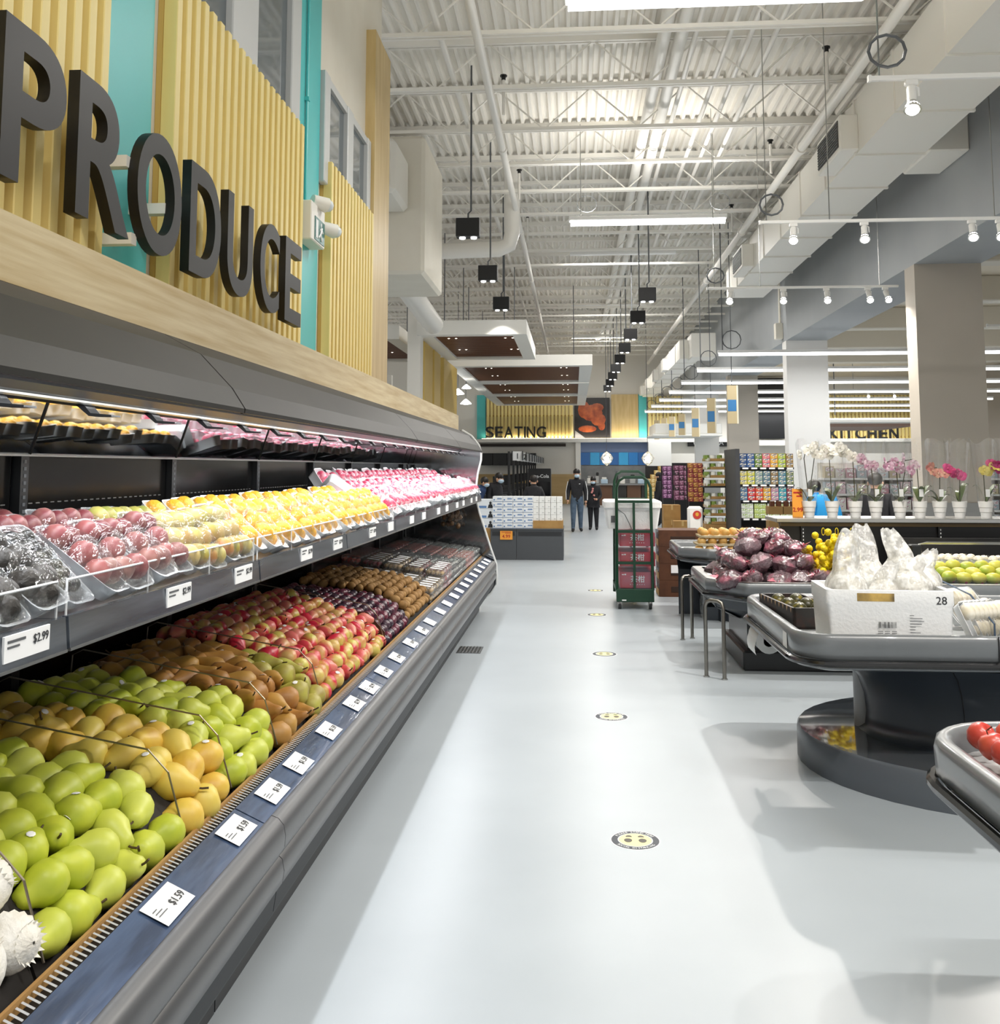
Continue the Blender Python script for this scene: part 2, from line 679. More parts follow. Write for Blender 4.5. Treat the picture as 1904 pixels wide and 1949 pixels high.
# cove light washing the far slat wall from the ledge below it
cv = thing('cove_light', 'warm strip light on the ledge under the far slat wall', 'strip light', (0, 44.7, 2.95))
part('channel', MB().box(-4.2, 4.0, 44.62, 44.70, 2.946, 2.975), WHITE, cv)
part('strip', MB().box(-4.2, 4.0, 44.64, 44.68, 2.975, 2.985), glow('warm strip', '#fff0d0', 5.0), cv)
area('cove_glow', (-0.1, 44.66, 3.0), 8.0, 0.05, 110, rot=(R(170), 0, 0), color=(1, .9, .72), parent=cv)

# right-hand bulkhead, columns, beams
BULK = mat('grey bulkhead', '#a7abad', 0.6, c2='#a1a5a8', scale=1)
struct('wall_right', MB().box(5.0, 5.95, 2.0, 45, 4.62, 7.4), BULK)
TAUPE = mat('taupe column paint', '#b9b1a5', 0.6, c2='#b4aca0', scale=1)
COLW = mat('white column paint', '#eceae6', 0.55)
for i, (y, mm, lab) in enumerate(((14.45, TAUPE, 'wide taupe square column behind the orchids'),
                                  (23.1, COLW, 'white square column between the tea shelf and the orchids'),
                                  (31.8, TAUPE, 'taupe square column behind the top of the canned goods stack'),
                                  (40.4, COLW, 'white far column behind the hanging aisle signs'))):
    c = thing('column', lab, 'column', (5.48, y, 0))
    part('shaft', MB().box(5.0, 5.95, y, y + 0.42, 0, 4.62), mm, c)
    part('base_guard', MB().box(4.985, 5.965, y - 0.015, y + 0.435, 0, 1.15), mat('grey dado', '#9a9a98', 0.5), c)
for i in range(6):
    y = 13.0 + i * 4.1
    o = single('ceiling_beam', MB().rbox(5.95, 17, y, y + 0.45, 5.2, 5.75, 0.02), mat('beam paint', '#d8d0c0', 0.6),
               'cream beam under the low ceiling right of the grey bulkhead', 'beam', 'beams of the low ceiling')
struct('wall_right', MB().box(16.8, 17.0, -2, 45, 0, 5.8), mat('taupe wall', '#a69d92', 0.65))

# ================================================================== ROOF STRUCTURE
STEEL = mat('white steel', '#f7f4ec', 0.45)
jx0, jx1 = -13.0, 5.0
bt, tc_, wb = MB(), MB(), MB()
for dx in (-0.055, 0.015):
    bt.box(jx0, jx1, dx, dx + 0.04, 6.65, 6.70)
    tc_.box(jx0, jx1, dx, dx + 0.045, 7.27, 7.35)
xx, k = jx0, 0
while xx < jx1 - 0.7:
    a = (xx, 0, 6.68) if k % 2 == 0 else (xx, 0, 7.3)
    b = (xx + 0.7, 0, 7.3) if k % 2 == 0 else (xx + 0.7, 0, 6.68)
    wb.cyl(a, b, 0.014, 5)
    xx += 0.7
    k += 1
j0 = thing('roof_joist', 'white open web steel joist under the ribbed deck', 'joist', (-4, 0, 6.65), 0, 'roof joists')
for nm, m in (('bottom_chord', bt), ('top_chord', tc_), ('web', wb)):
    part(nm, m, STEEL, j0)
ys = [10.85 - 1.63 * 3 + 1.63 * i for i in range(24)]
for i, y in enumerate(ys):
    place(j0 if i == 0 else copy_tree(j0), (-4, y, 6.65), label='white open web steel roof joist, ' + NTH[len(ys) - 1 - i] + ' from the SEATING wall')

PIPE = mat('white pipe', '#f2efe8', 0.35)


def pipe(label, x, z, r, y0=2.0, y1=44.5, name='ceiling_pipe', coup=True, group=None, mm=None):
    t = thing(name, label, 'pipe', (x, y0, z), 0, group)
    part('run', MB().cyl((x, y0, z), (x, y1, z), r, 10), mm or PIPE, t, True)
    if coup:
        y = y0 + 2
        while y < y1:
            part('coupling', MB().cyl((x, y, z), (x, y + 0.09, z), r * 1.35, 10), mm or PIPE, t, True)
            y += 5.2
    return t


pipe('white sprinkler main running the length of the aisle, left of the lights', -1.05, 6.5, 0.055)
pipe('white sprinkler main running beside the big square duct', 3.43, 6.4, 0.065)
pipe('thick white twin conduit tube, the one nearer the left sprinkler main', 1.15, 6.95, 0.085, coup=False)
pipe('thick white twin conduit tube, the one nearer the square duct', 1.36, 6.95, 0.085, coup=False)
for i, x in enumerate((1.53, 1.95, 2.2, 2.5)):
    pipe('thin white conduit under the joists, ' + NTH[i] + ' from the twin tubes', x, 6.93, 0.035, coup=False, group='thin roof conduits')
pipe('narrow white conduit between the left wall and sprinkler main', -1.55, 6.78, 0.04, coup=False, mm=PIPE)
# upright sprinkler heads on the mains
for x, y in ((-0.93, 13.0), (-0.95, 17.3), (-0.95, 20.5), (3.3, 12.4), (3.3, 16.0), (3.3, 20)):
    m = MB()
    m.cyl((x, y, 6.5), (x, y, 7.0), 0.022, 6)
    t = thing('sprinkler_head', 'small black upright sprinkler head on a white main', 'sprinkler', (x, y, 6.5), 0, 'sprinkler heads')
    part('riser', m, PIPE, t)
    part('head', MB().cyl((x, y, 7.0), (x, y, 7.05), 0.03, 8).cyl((x, y, 7.05), (x, y, 7.07), 0.05, 8), BLACK, t)

# ------------------------------------------------------------------ ducts
DUCT = mat('cream duct', '#efece3', 0.45)
VENT = mat('vent dark', '#4b4842', 0.6)
t = thing('square_duct', 'large cream square air duct running beside the grey bulkhead', 'duct', (4.07, 5.0, 5.65))
part('trunk', MB().box(3.65, 4.5, 8.6, 23.1, 5.65, 6.35), DUCT, t)
el = MB()
el.prism([(3.65, 8.6), (4.5, 8.6), (4.5, 8.3), (5.0, 7.6), (5.0, 6.9), (4.15, 7.2), (3.65, 7.95)], 'Z', 5.65, 6.5)
part('elbow', el, DUCT, t)
part('riser', MB().rbox(4.0, 5.0, 6.9, 7.75, 5.8, 7.35, 0.05), DUCT, t)
part('riser_flange', MB().box(3.97, 5.0, 6.86, 7.8, 6.35, 6.41), DUCT, t)
y = 9.4
while y < 23:
    part('joint_flange', MB().box(3.63, 4.52, y, y + 0.05, 5.625, 6.37), DUCT, t)
    y += 1.52
part('branch_box', MB().rbox(4.5, 5.0, 12.3, 13.3, 5.62, 6.2, 0.02), DUCT, t)
for y in (12.35, 19.6):
    b = part('vent_box', MB().rbox(3.42, 3.66, y, y + 1.15, 5.68, 6.15, 0.015), DUCT, t)
    part('grille', MB().box(3.41, 3.425, y + 0.07, y + 1.08, 5.74, 6.09), VENT, b)
    for k in range(9):
        part('louvre', MB().box(3.40, 3.412, y + 0.08, y + 1.07, 5.755 + k * 0.037, 5.763 + k * 0.037), GREY, b)
t = thing('square_duct', 'farther cream square duct hanging lower behind the first duct', 'duct', (3.5, 28, 4.8))
part('trunk', MB().box(3.15, 3.75, 28.8, 44.5, 4.85, 5.4), DUCT, t)
part('end_box', MB().rbox(3.4, 4.1, 28.0, 29.0, 4.8, 5.5, 0.02), DUCT, t)
for k in range(8):
    part('joint_flange', MB().box(3.13, 3.77, 30 + k * 1.8, 30.06 + k * 1.8, 4.83, 5.42), DUCT, t)
    if k % 2:
        part('vent_box', MB().box(2.98, 3.16, 30.6 + k * 1.8, 31.4 + k * 1.8, 4.87, 5.25), DUCT, t)

t = thing('duct_bulkhead', 'cream boxed bulkhead above the left end of the case, with a dark vent', 'bulkhead', (-4, 14, 4.5))
part('box', MB().rbox(-6.5, -2.18, 14.0, 16.0, 4.5, 6.6, 0.05), CREAM, t)
part('fan_unit', MB().rbox(-4.5, -2.42, 12.9, 14.0, 5.42, 6.2, 0.06), DUCT, t)
v = part('vent_frame', MB().box(-3.6, -2.5, 12.86, 12.91, 5.5, 6.05), DUCT, t)
part('vent_grille', MB().box(-3.55, -2.56, 12.85, 12.865, 5.55, 6.0), VENT, v)
t = thing('round_duct', 'thick white round duct sloping from the boxed bulkhead towards the hanging ceiling panel', 'duct', at(770, 530, Y=15.5))
m = MB().tube([at(745, 510, Y=15.2), at(775, 548, Y=16.5), at(805, 590, Y=18), at(826, 618, Y=19.5)], 0.2, 12)
part('run', m, PIPE, t, True)
q_ = at(775, 548, Y=16.5)
part('hanger_strap', MB().cyl((q_.x, 16.5, q_.z), (q_.x, 16.5, 7.38), .012, 5), GREY, t)
t = thing('round_duct', 'white round duct running sideways with an elbow up to the deck', 'duct', at(900, 480, Y=18))
p0 = at(800, 480, Y=18)
p1 = at(975, 474, Y=18)
m = MB().tube([p0, (p1.x - 0.25, 18, p1.z), (p1.x - 0.06, 18, p1.z + 0.08), (p1.x, 18, p1.z + 0.3), (p1.x, 18, 7.36)], 0.15, 12)
part('run', m, PIPE, t, True)

# hanging steel stays
for i, (x, y, z) in enumerate(((2.2, 6.9, 4.4), (2.9, 11.0, 4.4), (4.7, 11.0, 4.4), (2.2, 11, 4.4), (2.9, 15.1, 4.4), (4.7, 15.1, 4.4), (2.2, 15.1, 4.4), (2.3, 15.65, 5.73))):
    single('suspension_rod', MB().cyl((x, y, z), (x, y, 7.3), 0.006, 5), CHROME, 'thin steel rod hanging a light track from the roof', 'rod', 'suspension rods of the tracks')

# ================================================================== LIGHTS
TUBE = glow('lit diffuser', '#ffffff', 6.0)
FIX = mat('fixture white', '#f4f4f2', 0.4)


def linear_light(y, label, power=330):
    t = thing('linear_light', label, 'ceiling light', (1.22, y, 5.6))
    part('housing', MB().rbox(-0.05, 2.5, y - 0.08, y + 0.08, 5.66, 5.73, 0.01), FIX, t)
    part('diffuser', MB().prism([(y - 0.07, 5.66), (y - 0.06, 5.60), (y, 5.58), (y + 0.06, 5.60), (y + 0.07, 5.66)], 'X', -0.02, 2.47), TUBE, t)
    for x in (0.15, 2.3):
        part('hanger', MB().cyl((x, y, 5.73), (x, y, 7.3), 0.008, 5), CHROME, t)
        part('cable_loop', MB().tube([(x + 0.16 * math.cos(a) + 0.1, y, 5.95 + 0.14 * math.sin(a)) for a in [k * 0.524 for k in range(12)]], 0.004, 5, True), GREY, t)
    area('lamp_glow', (1.22, y, 5.56), 2.4, 0.14, power, parent=t)
    area('added_uplight', (1.22, y, 5.76), 2.4, 0.14, power * 0.42, rot=(R(180), 0, 0), parent=t)  # upward light added to the fixture to brighten the deck


linear_light(8.08, 'long lit linear lamp above the sticker line, at the sign end of the aisle')
linear_light(15.65, 'long lit linear lamp hanging where the hand truck stands, under the joists')
for y in (0.4, 23.3, 31.0, 38.6):  # unseen lamps continuing the row, added for more light along the aisle
    t = thing('linear_light', 'unseen linear lamp added in the joists to light the aisle', 'ceiling light', (1.22, y, 6.75), 0, 'added linear lamps high in the joists')
    part('housing', MB().rbox(-0.05, 2.5, y - 0.08, y + 0.08, 6.78, 6.85, 0.01), FIX, t)
    area('lamp_glow', (1.22, y, 6.74), 2.4, 0.14, 560, parent=t)

# LED battens over the grocery aisles
BATT = glow('batten lit', '#ffffff', 4.0)
for i in range(7):
    y = 21.3 + i * 3.66
    t = thing('led_batten', 'long thin lit batten lamp across the aisles, ' + NTH[i] + ' counted from the spotlight tracks', 'ceiling light', (8, y, 4.1), 0, 'batten lamps over the grocery aisles')
    part('housing', MB().box(3.15, 15.0, y - 0.04, y + 0.04, 4.13, 4.19), FIX, t)
    part('tube', MB().box(3.17, 14.98, y - 0.035, y + 0.035, 4.07, 4.13), BATT, t)
    part('cable_loop', MB().tube([(3.45 + 0.2 * math.cos(a), y, 4.42 + 0.2 * math.sin(a)) for a in [k * 0.524 for k in range(12)]], 0.012, 5, True), GREY, t)
    part('cable', MB().cyl((3.25, y, 4.19), (3.25, y, 4.86 if i >= 3 else 7.3), 0.012, 5), GREY, t)
    if i % 2 == 0:
        area('lamp_glow', (9, y, 4.05), 11.5, 0.1, 620, color=(0.96, 0.98, 1), parent=t)

# black twin pendants
LENS = glow('pendant lens', '#ffffff', 4.0)


def pendant(x, y, lab, grp, lit=True):
    t = thing('box_pendant', lab, 'pendant light', (x, y, 4.85), 0, grp)
    part('housing', MB().rbox(x - 0.165, x + 0.165, y - 0.09, y + 0.09, 4.86, 5.12, 0.006), DEEP, t)
    for s in (-1, 1):
        part('lens', MB().lathe([(0.045, 0.0), (0.04, -0.022), (0.0, -0.03)], 10, (x + s * 0.08, y, 4.86)), LENS, t, True)
    part('stem', MB().tube([(x, y, 5.12), (x, y, 5.2), (x + 0.04, y, 5.24), (x + 0.04, y, 7.36)], 0.014, 6), GREY, t)
    if lit:
        spot('lamp_glow', (x, y, 4.8), 420, 100, (x, y, 0), t)


for i, y in enumerate((13.3, 16.5, 19.6)):
    pendant(-1.45, y, 'black box pendant lamp hanging left of the sprinkler main, ' + ('above the case end', 'before the slatted ceiling panel', 'just above the slatted ceiling panel')[i], 'box pendants over the left side')
pendant(-4.05, 19.0, 'black box pendant lamp half hidden behind the corner cladding', None, False)
for i in range(9):
    pendant(1.45, 18.8 + i * 2.8, 'black box pendant lamp beneath the twin tubes, ' + NTH[i] + ' counted from the linear lamp', 'box pendants in a row over the aisle', True)

# track lights
BULB = glow('track bulb', '#fffdf6', 12.0)
TRK = mat('white track', '#efeeea', 0.4)
tr_me = {}


def track_light(x, y, z, aim, lab, grp, power=120):
    t = thing('track_spotlight', lab, 'spotlight', (x, y, z), 0, grp)
    part('adapter', MB().rbox(x - 0.045, x + 0.045, y - 0.02, y + 0.02, z - 0.04, z, 0.005), TRK, t)
    p = Vector((x, y, z - 0.06))
    d_ = (Vector(aim) - p).normalized()
    part('yoke', MB().tube([(x, y, z - 0.03), (x + 0.05, y, z - 0.06), (x + 0.05, y, z - 0.12)], 0.007, 5), TRK, t)
    b = part('holder', MB().cyl(p, p + d_ * 0.13, 0.035, 10), TRK, t, True)
    q = p + d_ * 0.13
    part('reflector', MB().cyl(q, q + d_ * 0.07, 0.035, 12, 0.062), CHROME, t, True)
    part('bulb', MB().ball(q + d_ * 0.052, 0.052, 12, 8), BULB, t, True)
    if power:
        spot('lamp_glow', q + d_ * 0.14, power, 125, (aim[0], aim[1] + (y - aim[1]) * .6, 0), t, r=.04, blend=.35)


def track(y, x0, x1, lab):
    t = thing('light_track', lab, 'light track', (x0, y, 4.4))
    part('rail', MB().rbox(x0, x1, y - 0.018, y + 0.018, 4.4, 4.435, 0.004), TRK, t)
    part('end_cap', MB().box(x0 - 0.02, x0, y - 0.02, y + 0.02, 4.395, 4.44), TRK, t)
    part('cable_loop', MB().tube([(x0 + 0.12 + 0.13 * math.cos(a), y, 4.62 + 0.12 * math.sin(a)) for a in [k * 0.524 for k in range(12)]], 0.012, 5, True), GREY, t)


track(2.8, 2.14, 6.0, 'white light track above the red apple table')
track(6.9, 2.14, 6.0, 'white light track nearest the riser of the square duct')
track(11.0, 2.14, 6.2, 'white light track carrying lamps in front of the grey bulkhead')
track(15.1, 2.10, 4.98, 'white light track ending at the taupe column')
g = 'track spotlights over the produce tables'
track_light(2.42, 6.9, 4.4, (2.0, 5.6, 0.9), 'lit white spotlight alone on the track by the square duct', g, 1150)
for x in (2.45, 3.4):
    track_light(x, 2.8, 4.4, (x - .3, 2.0, 0.9), 'lit white spotlight on the track above the red apple table', g, 520)
for k, x in enumerate((2.5, 3.28, 4.45, 4.75)):
    track_light(x, 11.0, 4.4, (x - 0.6, 8.8, 0.9), 'lit white spotlight on the track before the grey bulkhead, ' + NTH[k] + ' from its loose end', g, 480)
for k, x in enumerate((2.45, 3.25, 3.9, 4.52, 4.78)):
    track_light(x, 15.1, 4.4, (x - 0.9 + 0.3 * k, 12.6, 0.9), 'lit white spotlight on the track ending at the taupe column, ' + NTH[k] + ' from its loose end', g, 330 if x < 4.6 else 50)
t = thing('light_track', 'far light track below the soffit over the KITCHEN sign', 'light track', (11, 35.5, 4.4))
part('rail', MB().box(9.2, 14, 35.48, 35.52, 4.4, 4.44), TRK, t)
part('stay', MB().cyl((10, 35.5, 4.44), (10, 35.5, 5.75), .01, 5), CHROME, t)
for x, y in ((8.6, 19.5), (10.5, 35.5), (11.4, 35.5)):
    track_light(x, y, 4.4, (x, y - 2, 0), 'lit white spotlight ' + ('beyond' if x < 9 else 'over the KITCHEN sign, left of') + ' the taupe column', 'far spotlights', 0)
t = thing('light_track', 'white light track end right of the taupe column', 'light track', (8.2, 19.5, 4.4))
part('rail', MB().box(8.1, 12, 19.48, 19.52, 4.4, 4.44), TRK, t)
part('end_cap', MB().box(8.08, 8.1, 19.47, 19.53, 4.39, 4.45), TRK, t)

# slatted hanging ceiling panels
CLOUD = mat('white ceiling panel', '#f3f1ea', 0.5)
WALNUT = wood('walnut slat', '#7a4a2c', '#5f361e', 'X', 2.0)
TINY = glow('downlight', '#fff8ea', 3.0)
WBACK = mat('panel back', '#3a2114', 0.7)


def cloud(x0, x1, y0, y1, z, lab, bd=0.3):
    t = thing('hanging_ceiling_panel', lab, 'ceiling panel', ((x0 + x1) / 2, y0, z))
    for a, b, c_, e in ((x0, x1, y0, y0 + bd), (x0, x1, y1 - bd, y1), (x0, x0 + bd, y0 + bd, y1 - bd), (x1 - bd, x1, y0 + bd, y1 - bd)):
        part('frame', MB().box(a, b, c_, e, z, z + 0.3), CLOUD, t)
    part('back_board', MB().box(x0 + bd, x1 - bd, y0 + bd, y1 - bd, z + 0.14, z + 0.17), WBACK, t)
    n = int((y1 - y0 - 2 * bd) / 0.14)
    me = MB().box(x0 + bd, x1 - bd, 0, 0.085, z + 0.05, z + 0.12).mesh('slat', WALNUT)
    for i in range(n):
        o = link('slat', me)
        o.location = (0, y0 + bd + 0.02 + i * (y1 - y0 - 2 * bd) / n, 0)
        put_under(o, t)
    for fx in (0.24, 0.78):
        for fy in (0.2, 0.62):
            for s in (0, 0.16):
                part('downlight', MB().lathe([(0.028, 0), (0.0, -0.012)], 8, (x0 + (x1 - x0) * fx + s, y0 + (y1 - y0) * fy, z + 0.05)), TINY, t)
    for x in (x0 + 0.5, x1 - 0.5):
        for y in (y0 + 0.6, y1 - 0.6):
            part('hanger', MB().cyl((x, y, z + 0.3), (x, y, 6.7), 0.012, 5), GREY, t)
    return t


cloud(-3.24, -0.95, 19.9, 24.7, 4.4, 'square white framed ceiling panel with walnut slats by the boxed bulkhead')
cloud(-3.4, 0.53, 26.2, 31.6, 4.4, 'wide white framed walnut slat ceiling panel next to the row of pendants', 0.35)
cloud(-3.4, 0.53, 31.7, 37.2, 4.4, 'middle one of the three wide walnut slat ceiling panels', 0.35)
cloud(-3.4, 0.53, 37.3, 43.2, 4.4, 'wide walnut slat ceiling panel closest to the SEATING wall', 0.35)
cloud(-7.5, -3.72, 20.5, 25.0, 4.4, 'walnut slat ceiling panel half hidden behind the corner cladding')

# partition beyond the case end: post and golden fin panels
t = thing('partition_wall', 'white partition post with tall golden fins behind the oak fascia', 'partition', (-3.3, 20, 0))
part('post', MB().box(-3.45, -3.18, 20.0, 20.4, 0, 6.6), WHITE, t)
for k, (a, b) in enumerate(((20.45, 21.7), (21.95, 23.0), (23.6, 26.3))):
    part('fin', MB().rbox(-3.36, -3.16, a, b, 2.4, 4.35, 0.02), mat('golden fin', '#d3b35e', 0.45), t)
part('lower_wall', MB().box(-3.4, -3.2, 20.4, 26.5, 0, 2.4), WHITE, t)
struct('wall_partition', MB().box(-12, -5.2, 27.5, 27.7, 0, 4.3), WHITE)
for k, (px, py, Y) in enumerate(((872, 747, 30), (887, 766, 34), (888, 737, 40))):
    p = at(px, py, Y=Y)
    t = thing('globe_lamp', 'small bright lamp hanging above the oak fascia end', 'pendant light', p, 0, 'small lamps beyond the case')
    part('shade', MB().lathe([(0.02, 0.12), (0.14, 0.02), (0.2, -0.05), (0, -0.08)], 10, p), BULB, t, True)
    part('cord', MB().cyl((p.x, p.y, p.z + 0.1), (p.x, p.y, 7.36), 0.01, 5), GREY, t)
# ================================================================== PRODUCE SIGN
LETTER = mat('charcoal letter', '#11100f', 0.5, c2='#0d0c0c', scale=4)
sign = thing('produce_sign', 'large charcoal block letters spelling PRODUCE above the oak fascia', 'sign', (-1.9, 4.7, 2.26))
ltr = word(sign, 'PRODUCE', LETTER, ((2.94, 3.335), (3.425, 3.865), (3.93, 4.40), (4.505, 4.92), (5.02, 5.435), (5.573, 5.95), (6.075, 6.445)),
           2.60, 3.15, lambda u, dpt, z: (-1.873 - dpt, u, z), 0.023)
for o, ys_ in zip(ltr, ((), ((3.93, 2.93),), ((4.33, 2.83), (4.0, 2.61)), (), (), (), ())):
    for y, z in ys_:
        part('bracket', MB().box(-2.07, -1.893, y - 0.02, y + 0.03, z, z + 0.05), WHITE, o)

# emergency exit sign with two lamp heads
t = thing('exit_sign', 'white exit sign box with running figure and two small lamp heads on the teal stripe', 'exit sign', (-2.0, 7.25, 3.4))
part('box', MB().rbox(-2.07, -1.95, 7.03, 7.42, 3.36, 3.66, 0.008), WHITE, t)
f = part('face_panel', MB().box(-1.95, -1.945, 7.12, 7.40, 3.38, 3.56), mat('exit green', '#1f6a63', 0.4), t)
m = MB()
m.box(-1.945, -1.942, 7.14, 7.20, 3.40, 3.54)
m.ball((-1.944, 7.30, 3.525), (0.002, 0.018, 0.018), 8, 4)
m.cyl((-1.944, 7.30, 3.50), (-1.944, 7.27, 3.45), 0.012, 5)
m.cyl((-1.944, 7.27, 3.45), (-1.944, 7.31, 3.40), 0.01, 5).cyl((-1.944, 7.27, 3.45), (-1.944, 7.22, 3.41), 0.01, 5).cyl((-1.944, 7.3, 3.49), (-1.944, 7.25, 3.48), 0.008, 5).cyl((-1.944, 7.3, 3.49), (-1.944, 7.34, 3.47), 0.008, 5)
part('running_figure', m, PAPER, f)
for y, z in ((7.25, 3.70), (7.52, 3.56)):
    h = part('lamp_head', MB().cyl((-1.99, y - 0.06, z), (-1.90, y + 0.03, z - 0.02), 0.045, 12, 0.06), WHITE, t, True)
    part('lens', MB().ball((-1.895, y + 0.035, z - 0.021), 0.05, 10, 6), mat('clear lens', '#dfe6e8', 0.1), h, True)
part('conduit', MB().cyl((-2.055, 7.22, 3.66), (-2.055, 7.22, 7.2), 0.012, 6), TEAL, t)
part('conduit_clip', MB().box(-2.07, -2.035, 7.2, 7.24, 4.5, 4.53), TEAL, t)

# ================================================================== REFRIGERATED CASE
CASEG = mat('case graphite', '#2f2e2b', 0.5, c2='#2b2a28', scale=3, spec=0.3)
CASED = mat('case dark', '#14181c', 0.5, spec=0.2)
BUMP_ = mat('bumper grey', '#4c4d4f', 0.34, c2='#464749', scale=2, stretch=(1, 0.2, 1), spec=0.4)
RAILB = mat('label rail plastic', '#2f3d55', 0.12, c2='#4b5d7c', scale=6, stretch=(4, 0.5, 1), spec=0.8, bump=0.05, bscale=14)
MIRROR = mat('mirror', '#e6ebee', 0.03, 1.0)
BPAN = mat('black back panel', '#0b0b0b', 0.16, c2='#121110', scale=2, spec=0.5)
KICK = mat('kick plate', '#1a1d21', 0.45)
Y0, Y1 = -0.5, 11.38
case = thing('refrigerated_display_case', 'long open graphite refrigerated produce case under the oak fascia', 'display case', (-1.5, 5, 0))
KJ = [Y0, 3.05, 6.7, 9.1, 11.3]
for a, b in zip(KJ, KJ[1:]):
    part('kick_plate', MB().box(-1.98, -1.1, a + 0.004, b - 0.004, 0.0, 0.15), KICK, case)
    part('lower_panel', MB().prism([(-1.3, 0.17), (-1.06, 0.17), (-0.975, 0.22), (-0.925, 0.30), (-0.915, 0.37), (-1.3, 0.37)], 'Y', a + 0.003, b - 0.003), CASED, case, True)
part('shadow_gap', MB().box(-1.95, -1.12, Y0, 11.3, 0.15, 0.17), DEEP, case)
for a, b in zip(KJ, KJ[1:]):
    prof = [(-1.1, 0.37), (-0.915, 0.37), (-0.898, 0.385), (-0.893, 0.42), (-0.9, 0.455), (-0.912, 0.465), (-0.9, 0.475), (-0.893, 0.49),
            (-0.891, 0.525), (-0.897, 0.555), (-0.915, 0.575), (-0.935, 0.582), (-1.1, 0.582)]
    part('bumper', MB().prism(prof, 'Y', a + 0.002, b - 0.002), BUMP_, case, True, angle=60)
RJ = [Y0, 1.2, 2.98, 4.85, 6.7, 8.5, 10.0, 11.3]
rails = []
for a, b in zip(RJ, RJ[1:]):
    rails.append(part('label_rail', MB().prism([(-0.937, 0.583), (-1.028, 0.624), (-1.03, 0.60), (-0.95, 0.57)], 'Y', a + 0.004, b - 0.004), RAILB, case))
LN = Vector((0.041, 0, 0.091)).normalized()
lab_me = MB().add([(-0.945, 0, 0.5895), (-0.945, 0.16, 0.5895), (-1.017, 0.16, 0.622), (-1.017, 0, 0.622)], [(0, 1, 2, 3)]).mesh('price_label', PAPER)
ys_l = [1.42, 2.3, 2.78, 3.12, 3.42, 3.85, 4.3, 4.62, 4.98, 5.35, 5.8, 6.25, 6.6, 7.1, 7.5, 7.95, 8.3, 8.7, 9.05, 9.5, 9.9, 10.3, 10.7, 11.0]
for y in ys_l:
    r_ = rails[max(i for i in range(len(RJ) - 1) if RJ[i] <= y)]
    o = part('price_label', lab_me, None, r_)
    o.location = (0.001, y, 0.002)
    if y < 6.5:
        tx = link('printed_price', text_mesh({2.3: '$1.59'}.get(y, '$1.59' if y < 4 else '$2.99'), INK, 0.03, 0.0004))
        # baseline runs along Y, face tilted with the rail
        up = Vector((-0.9116, 0, 0.411)).normalized()
        nx = Vector((0, 1, 0))
        nrm = nx.cross(up) * -1
        Mx = Matrix((nx, nrm, up)).transposed().to_4x4()
        Mx.translation = Vector((-0.965, y + 0.115, 0.6015)) + nx.cross(up) * 0.0015
        tx.matrix_basis = Mx
        put_under(tx, r_)
        pm = MB()
        for k in range(3):
            p0 = Vector((-0.965, y + 0.012, 0.6015)) + up * (0.006 + k * 0.009) + nx.cross(up) * 0.0016
            pm.add([p0, p0 + nx * (0.045 - 0.012 * k), p0 + nx * (0.045 - 0.012 * k) + up * 0.003, p0 + up * 0.003], [(0, 1, 2, 3)])
        part('printed_lines', pm, GREY, r_)
# air grille: slots far too many to pick apart singly
m = MB()
y = Y0
while y < 11.3:
    m.add([(-1.03, y, 0.6245), (-1.03, y + 0.007, 0.6245), (-1.062, y + 0.017, 0.63), (-1.062, y + 0.010, 0.63)], [(0, 1, 2, 3)])
    y += 0.02
part('air_grille', m, mat('grille bars', '#b9bcc0', 0.4), case, kind='stuff')
part('grille_duct', MB().box(-1.075, -1.03, Y0, 11.3, 0.55, 0.612), DEEP, case)
part('liner_edge', MB().box(-1.072, -1.064, Y0, 11.3, 0.60, 0.638), CARD, case)
part('deck_pan', MB().box(-1.95, -1.072, Y0, 11.3, 0.37, 0.56), DEEP, case)
UPR = [-0.5, 0.77, 2.03, 3.30, 4.59, 5.855, 7.14, 8.385, 9.65, 10.98]
for a, b in zip(UPR, UPR[1:] + [11.36]):
    pn = part('back_panel', MB().box(-1.97, -1.955, a + 0.035, b - 0.035, 0.56, 1.69), BPAN, case)
    for z in (1.10, 1.25, 1.28, 1.46, 1.52):
        mm = MB()
        y = a + 0.08
        while y < b - 0.08:
            mm.box(-1.956, -1.9535, y, y + 0.026, z, z + 0.004)
            y += 0.05
        part('slot_row', mm, mat('slot grey', '#6d6b67', 0.4), pn, kind='stuff')
    up_ = part('upright', MB().box(-1.96, -1.925, a - 0.025, a + 0.025, 0.56, 1.69), BLACK, case)
    mm = MB()
    for k in range(14):
        mm.box(-1.926, -1.9235, a - 0.008, a + 0.008, 1.34 + k * 0.025, 1.352 + k * 0.025)
    part('slot_row', mm, GREY, up_, kind='stuff')
for a, b in zip(UPR, UPR[1:] + [11.36]):
    a, b = a + 0.06, b + 0.06
    b = min(b, 11.36)
    g_ = part('mirror_panel', MB().prism([(-1.945, 1.695), (-1.825, 2.065), (-1.84, 2.07), (-1.96, 1.70)], 'Y', a + 0.003, b - 0.003), MIRROR, case)
    part('mirror_seam', MB().prism([(-1.94, 1.697), (-1.82, 2.063), (-1.825, 2.067), (-1.945, 1.70)], 'Y', a - 0.006, a + 0.002), BLACK, g_)
    part('mirror_ledge', MB().box(-1.955, -1.935, a - 0.02, b - 0.02, 1.690, 1.696), CHROME, g_)
